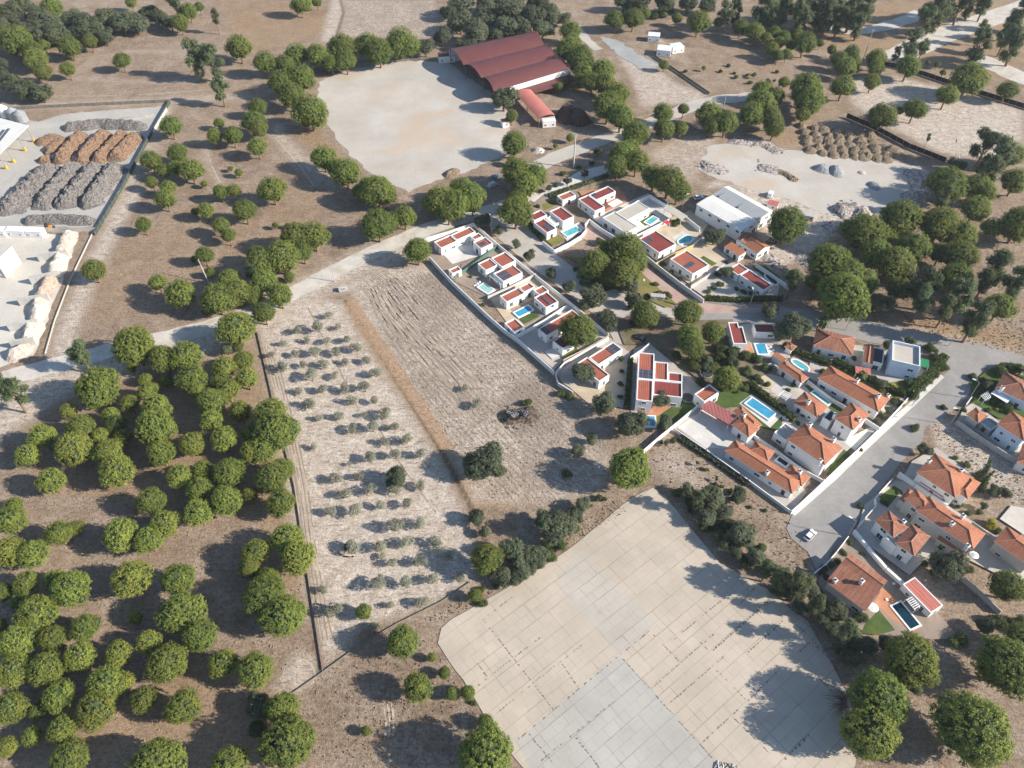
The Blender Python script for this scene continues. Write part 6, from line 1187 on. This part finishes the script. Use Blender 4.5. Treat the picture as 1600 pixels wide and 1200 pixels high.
grove('gardens of orange houses', '1204,485,32o 1240,512,54o 1222,520,36o 1388,540,20o 1421,533,20o 1455,545,20h 1462,560,20h 1470,572,22h 1458,582,22h 1446,594,22h 1434,606,22h 1425,616,22h 1420,600,18h 1256,552,12h 1275,556,14h 1288,568,12h 1285,580,14h 1345,588,14h 1378,600,20o 1392,605,18y 1350,592,12h 1372,598,14h 1400,625,12h 1408,633,12h 1268,652,10h 1258,648,12h 1345,702,8h 1430,668,16h 1443,702,24o 1452,706,14h 1521,590,16h 1545,602,22o 1536,606,16h 1562,582,26h 1575,574,26h 1590,576,26h 1530,616,14h 1548,620,18h 1560,630,22h 1575,638,24h 1545,642,12h 1558,641,10y 1505,640,12h 1475,637,11h 1343,790,14h 1381,786,14h 1480,888,60o 1532,744,18h 1540,752,16h 1510,726,16h 1548,818,22y 1575,915,54 1468,854,14h 1512,888,20h 1570,770,22o 1555,765,20o 1326,848,12h 1318,862,14h 1310,878,14h 1300,884,14h 1347,865,10h 1286,890,16h 1290,903,14h 1296,912,12h 1500,790,14h 1512,800,14h 1425,590,10h 1240,602,12h 1252,640,10h 1310,573,12h 1322,580,14h 1360,594,12h 1376,612,16h 1386,618,12h 1394,606,16h 1396,628,16h 1388,640,14o 1380,650,14h 1368,658,10h 1128,606,20h 1120,600,18o 1142,600,14h 1150,610,12h 1200,600,14h 1212,628,10h 1225,636,12h 1236,648,12h 1246,662,10h 1232,610,12h 1214,560,10h 1312,600,12h 1335,560,10h 1420,572,12h 1535,596,14h 1550,630,12h 1566,640,14h 1492,716,12h 1550,770,18o 1530,800,14h 1538,790,14o 1560,830,14h 1445,880,14h 1455,895,12h 1405,770,10h 1418,800,8h', per=11)
grove('tree line right of apron', '1115,780,46o 1155,775,32o 1160,836,50o 1092,778,30p 1075,768,28o 1180,870,34o 1200,888,34p 1222,905,36p 1252,912,42p 1236,922,34o 1275,945,32p 1305,955,42o 1326,985,40p 1340,1005,36o 1385,1004,26o 1105,810,34o 1130,800,34o 1300,985,30o 1270,925,30o 1345,965,24h 1360,1010,30o 1330,1030,34o 1190,855,22h 1140,815,26h 1090,792,26o 1100,825,22h 1120,838,24o 1135,850,26o 1150,862,28o 1165,880,28h 1215,925,26h 1250,950,28o 1288,968,28o 1310,1000,30o 1318,1015,28h 1075,785,22h 1062,772,22h 1210,890,24o 1262,905,26o', per=8)
grove('lower right corner', '1423,1030,86 1430,1072,30o 1375,1088,90 1360,1143,86 1520,1140,114 1572,1040,92 1500,998,30h 1490,1004,24h 1540,980,30o 1560,972,30h 1590,975,34h 1390,1010,30o 1600,1000,50')
grove('trees between orchard and apron', '757,722,68o 740,735,30o 776,735,30o 620,745,38o 612,755,24o 745,808,30o 758,832,20o 760,872,50 800,862,46o 825,870,32o 843,865,32o 815,892,38o 790,902,32o 868,820,60o 850,812,36o 886,825,36o 910,788,30o 900,800,26o 890,812,28o 842,880,26o 828,890,26o 858,868,26h 878,848,26h 805,905,28o 775,898,28o 895,826,22h 742,930,22 752,921,14h 776,917,10h 983,731,68 925,687,20o 903,705,28o 823,630,18h 1012,738,14h 925,680,10h 886,738,20h')
grove('dry corner left of apron', '628,1002,50 652,1074,46 675,1027,16 694,1051,20 706,1084,21 731,1082,25 758,1128,26 572,1142,16 760,1180,88 525,950,18m 568,955,26 583,978,14m 740,1100,12h')
grove('left wood beside road', '255,560,48 290,556,52 350,575,40 380,562,34 385,590,36 300,590,46 227,592,20 259,596,22 152,605,72 18,612,44p 230,610,32 0,600,30p 340,598,28 107,642,28 65,682,42 43,711,38 125,666,44 115,700,56 157,680,28 172,648,28 182,662,34 202,630,30 192,682,28 243,636,46 243,666,64 330,628,48 330,656,38 375,642,38 308,608,28 355,608,38 168,706,44 182,735,54 250,707,46 300,693,40 350,685,44 280,743,44 318,735,36 358,738,50 312,765,44 352,782,50', per=10)
grove('row on orchard edge', '422,650,58 430,672,66 410,700,46 425,745,56 442,732,36 438,785,46 447,842,50 465,870,58 400,862,46 393,705,40 393,676,36 390,772,28 390,888,36 413,930,70 443,962,66 418,905,40 405,1105,50o 440,1108,54 450,1160,86 400,1140,34h')
grove('lower left wood', '310,800,48 235,782,46 257,818,46 232,843,42 188,835,56 90,833,42 118,825,26 80,750,44 15,812,48 15,862,50 50,865,46 20,790,30 5,925,30 40,910,40 110,920,60 85,905,34 58,957,62 30,940,30 132,980,46 82,997,46 206,903,62 277,905,56 212,965,24 284,957,66 310,993,56 232,1002,40 260,1037,62 185,1022,44 125,1025,50 25,1003,56 22,1046,56 72,1045,54 349,1036,44 398,1047,60 285,1104,58 226,1093,44 165,1068,58 192,1066,36 150,1108,62 92,1088,54 60,1110,30 98,1140,50 50,1150,34 15,1106,54 10,1167,34 108,1185,60 245,1192,78 358,1195,58 -5,980,30', per=9)
grove('orchard field', '514,493,12 497,511,20 528,511,10 466,515,14 510,533,17 543,529,17 444,536,15 480,532,16 425,555,16 462,553,16 492,550,17 524,549,17 557,543,20 574,563,17 540,565,18 506,567,17 474,570,18 440,573,18 487,587,20 523,586,18 588,582,18 468,610,15 502,608,18 538,608,17 570,605,18 483,631,20 551,626,20 585,626,15 498,653,17 529,650,18 568,648,14 601,645,22 550,668,19 583,668,20 617,666,20 490,699,17 600,690,22 635,687,20 579,716,20 619,711,22 656,708,22 546,725,10 523,747,18 560,743,19 657,758,22 579,765,20 538,770,22 618,764,20 518,799,22 556,798,22 595,790,18 637,787,24 617,822,26 655,817,22 595,853,20 636,848,24 680,848,24 612,880,18 658,876,22 700,868,20 505,922,18 590,913,24 634,910,20 677,904,20 720,902,20 522,952,26 611,945,18 658,942,20 585,978,18 727,607,16 745,630,20 552,856,26 470,550,10 598,870,14', 'm', 8)
tree(543, 853, 16, 'h', 'bright green bush among the grey olives in the lower orchard', None)
tree(1532, 742, 26, 'c', 'dark slim conifer right of the broad two-hipped house', None); tree(1541, 752, 20, 'c', 'second dark conifer, lower one right of the broad two-hipped house', None)
grove('scrub strip above apron', '824,886,17o 814,892,16h 820,881,13h 868,835,15h 900,824,10h 924,790,8h 904,814,17h 883,832,14h 754,942,17h 944,780,11h 891,817,15h 935,779,15h 857,850,18h 748,936,13h 878,829,8h 827,877,10h')
grove('scrub right of apron', '1124,830,18h 1213,888,12h 1311,1006,16h 1133,829,12h 1121,822,17h 1323,1021,20o 1306,1005,13h 1158,849,19h 1281,952,20o 1322,1016,10h 1126,835,11o 1307,973,14o 1115,822,19h 1144,846,16h 1296,979,15o 1300,984,18o 1198,887,15o 1108,818,17h 1318,1008,18h 1187,882,14o 1237,906,16o 1315,1014,11o 1155,852,11h 1077,797,12h 1266,926,18o 1189,868,15o 1114,805,15o 1228,913,16h 1336,1019,19h 1113,817,9h 1131,823,11o 1301,991,12h 1305,979,20o 1210,899,13o')
grove('scrub below bungalow wall', '1090,723,8o 1153,770,10o 1120,748,7o 1033,691,10h 1105,735,9h 1128,760,8h 1143,779,9h 1052,689,12h 1119,757,9h 1041,693,9o 1097,732,7h 1196,797,9h 1140,767,11h 1173,792,8h')
grove('scrub by white cabins', '1178,117,9o 1072,111,9h 1214,112,9h 1172,129,9h 1150,120,10h 1194,131,9h 1168,117,7h 1147,114,7h 1138,102,9h 1210,126,6o 1127,111,8h 1200,126,10o')
grove('shrubs around largest villa', '1182,590,18h 1141,566,19h 1141,579,16o 1145,583,15h 1093,562,17o 1104,575,15o 1146,586,18h 1105,562,20o 1185,598,18h 1101,569,15o 1092,561,18h 1168,580,20h 1132,581,22h 1145,566,22o 1122,577,17h 1116,574,20h')
# clipped hedges
def hedge(label, pts, w=1.4, h=1.6, mat=None):
    P = [Vector((p.x, p.y)) for p in GG(pts)]; root = thing('hedge', label, 'hedge', (P[0].x, P[0].y, 0)); V = []; Fc = []; Rr = np.random.default_rng(5); mb = MB()
    for a, b in zip(P, P[1:]):
        d = (b-a).normalized(); n = Vector((-d.y, d.x)); mb.prism([a+n*w*.4, a-n*w*.4, b-n*w*.4, b+n*w*.4], 0, h*.85, 1); L = (b-a).length
        for k in range(int(L*w*34)):
            f = Rr.uniform(0, 1); s_ = Rr.uniform(-1, 1); top = Rr.random() < .6; q = a+(b-a)*f+n*(s_*w/2 if top else math.copysign(w/2, s_)); z = h+Rr.uniform(-.12, .15) if top else Rr.uniform(.1, h)
            t1 = Rr.normal(size=3)*.2; t2 = Rr.normal(size=3)*.2; c = np.array([q.x, q.y, z]); mb.add([c-t1, c+t2, c+t1, c-t2], [(0, 1, 2, 3)], 0)
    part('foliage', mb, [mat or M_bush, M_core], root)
hedge('clipped green hedge along the asphalt road below the twin-roofed villa', [(1100, 468), (1140, 471), (1180, 470), (1222, 470)]); hedge('dark clipped hedge beside the wide green garden strip', [(1222, 542), (1250, 556), (1296, 572)], 1.6, 1.8)
hedge('hedge along the street front of the box house', [(1474, 560), (1458, 582), (1434, 606), (1420, 620)], 2.4, 2.0); hedge('hedge below the sandy yard with timber shades', [(1168, 600), (1200, 626), (1240, 660)], 1.6, 1.8)
hedge('dark hedge behind the very long orange house', [(1300, 566), (1340, 586), (1400, 616), (1412, 620)], 1.8, 1.8); hedge('hedge under the white wall of the glazed link villa', [(820, 342), (832, 360), (850, 378)], 1.2, 1.4)
hedge('ragged hedge along the top of the village plots', [(858, 308), (905, 292), (950, 276)], 1.4, 1.4, M_oak); hedge('row of shrubs beside the shaded drive of the largest villa', [(985, 560), (982, 600), (978, 640)], 1.3, 1.5)
hedge('weedy hedge below the white wall of the long bungalow', [(1060, 684), (1104, 712), (1170, 758)], 1.6, .8, M_oak)
def palm(label, px, py, H, r):
    q = G(px, py); R = random.Random(px); root = thing('palm_tree', label, 'palm tree', (q.x, q.y, 0)); mb = MB(); mb.tube((q.x, q.y, 0), (q.x, q.y, H), .28, .2, n=8); part('trunk', mb, M_bark, root)
    for k in range(22):
        a = R.uniform(0, 6.28); e = R.uniform(.1, 1.0); mb = MB(); pr = Vector((q.x, q.y, H)); w = .05
        pts = [Vector((q.x+cos(a)*r*t, q.y+sin(a)*r*t, H+r*(e*t-1.25*t*t))) for t in (0, .3, .6, .85, 1)]; n = Vector((-sin(a), cos(a), 0))
        for i_ in range(4):
            w1, w2 = (.1, .38, .4, .28, .04)[i_], (.1, .38, .4, .28, .04)[i_+1]; d_ = Vector((0, 0, .12)); mb.add([pts[i_], pts[i_]+n*w1-d_, pts[i_+1]+n*w2-d_, pts[i_+1]], [(0, 1, 2, 3)]); mb.add([pts[i_], pts[i_+1], pts[i_+1]-n*w2-d_, pts[i_]-n*w1-d_], [(0, 1, 2, 3)])
        part('frond', mb, M_bush, root)
palm('palm tree standing by the road beside the brown tiled house', 1282, 518, 5.5, 2.4); palm('small palm on the left of the terracotta roofed shed', 1344, 592, 2.6, 2.0); palm('palm in the garden at the right edge by the white awning', 1590, 588, 3.5, 2.8)
# dry grass tufts standing on open ground
V = []; Fc = []; Rr = np.random.default_rng(9); mb = MB()
def field(poly, n, s=.32):
    P = [(p.x, p.y) for p in GG(poly)]; xs = [p[0] for p in P]; ys = [p[1] for p in P]; k = 0
    while k < n:
        x = Rr.uniform(min(xs), max(xs)); y = Rr.uniform(min(ys), max(ys))
        if not inpoly((x, y), P): continue
        k += 1; h_ = s*Rr.uniform(.5, 1.5); a = Rr.uniform(0, 6.3)
        for j in range(2): an = a+j*1.5; o = len(mb.v); w = h_*.7; mb.v += [(x-cos(an)*w, y-sin(an)*w, 0), (x+cos(an)*w, y+sin(an)*w, 0), (x+cos(an)*w*.5, y+sin(an)*w*.5, h_), (x-cos(an)*w*.7, y-sin(an)*w*.7, h_*.8)]; mb.f.append((o, o+1, o+2, o+3)); mb.m.append(0)
field([(500, 1055), (640, 985), (685, 1015), (740, 1110), (830, 1230), (480, 1230), (470, 1090)], 600, .24); field([(560, 480), (700, 420), (860, 600), (930, 680), (930, 760), (760, 780), (640, 600)], 640, .24)
field([(1010, 700), (1060, 690), (1230, 810), (1290, 900), (1240, 900), (1130, 790), (1020, 760)], 360, .24); field([(0, 690), (200, 790), (480, 900), (480, 1000), (300, 1230), (0, 1230)], 880, .24); field([(640, 980), (740, 930), (960, 780), (980, 800), (700, 970)], 320, .24)
field([(150, 540), (210, 330), (420, 340), (400, 470)], 600, .24); field([(460, 200), (490, 200), (545, 262), (500, 250)], 360, .24); field([(1390, 495), (1600, 500), (1600, 555), (1450, 525)], 360, .24); field([(1450, 660), (1500, 675), (1600, 750), (1600, 800), (1500, 730)], 280, .24)
tag(link('dry_grass', mesh('dry_grass', mb, simple('dry_grass_blades', (.44, .35, .25), .3, .95, 2, 8, 0))), 'dry grass tufts standing on the open ground', None, None, 'stuff')

# thin bright air between the camera and the far fields
hz = MB(); hz.box((0, 250, -1.5), (13000, 13000, 183.0))
m, t, b = nt('haze_air'); t.nodes.remove(b); v = t.nodes.new('ShaderNodeVolumePrincipled'); v.inputs['Density'].default_value = HAZE; v.inputs['Color'].default_value = (.80, .86, .95, 1); v.inputs['Anisotropy'].default_value = .3
t.links.new(v.outputs[0], [n for n in t.nodes if n.type == 'OUTPUT_MATERIAL'][0].inputs['Volume'])
o = link('haze', mesh('haze', hz, m, uv=False)); tag(o, None, None, None, 'stuff')
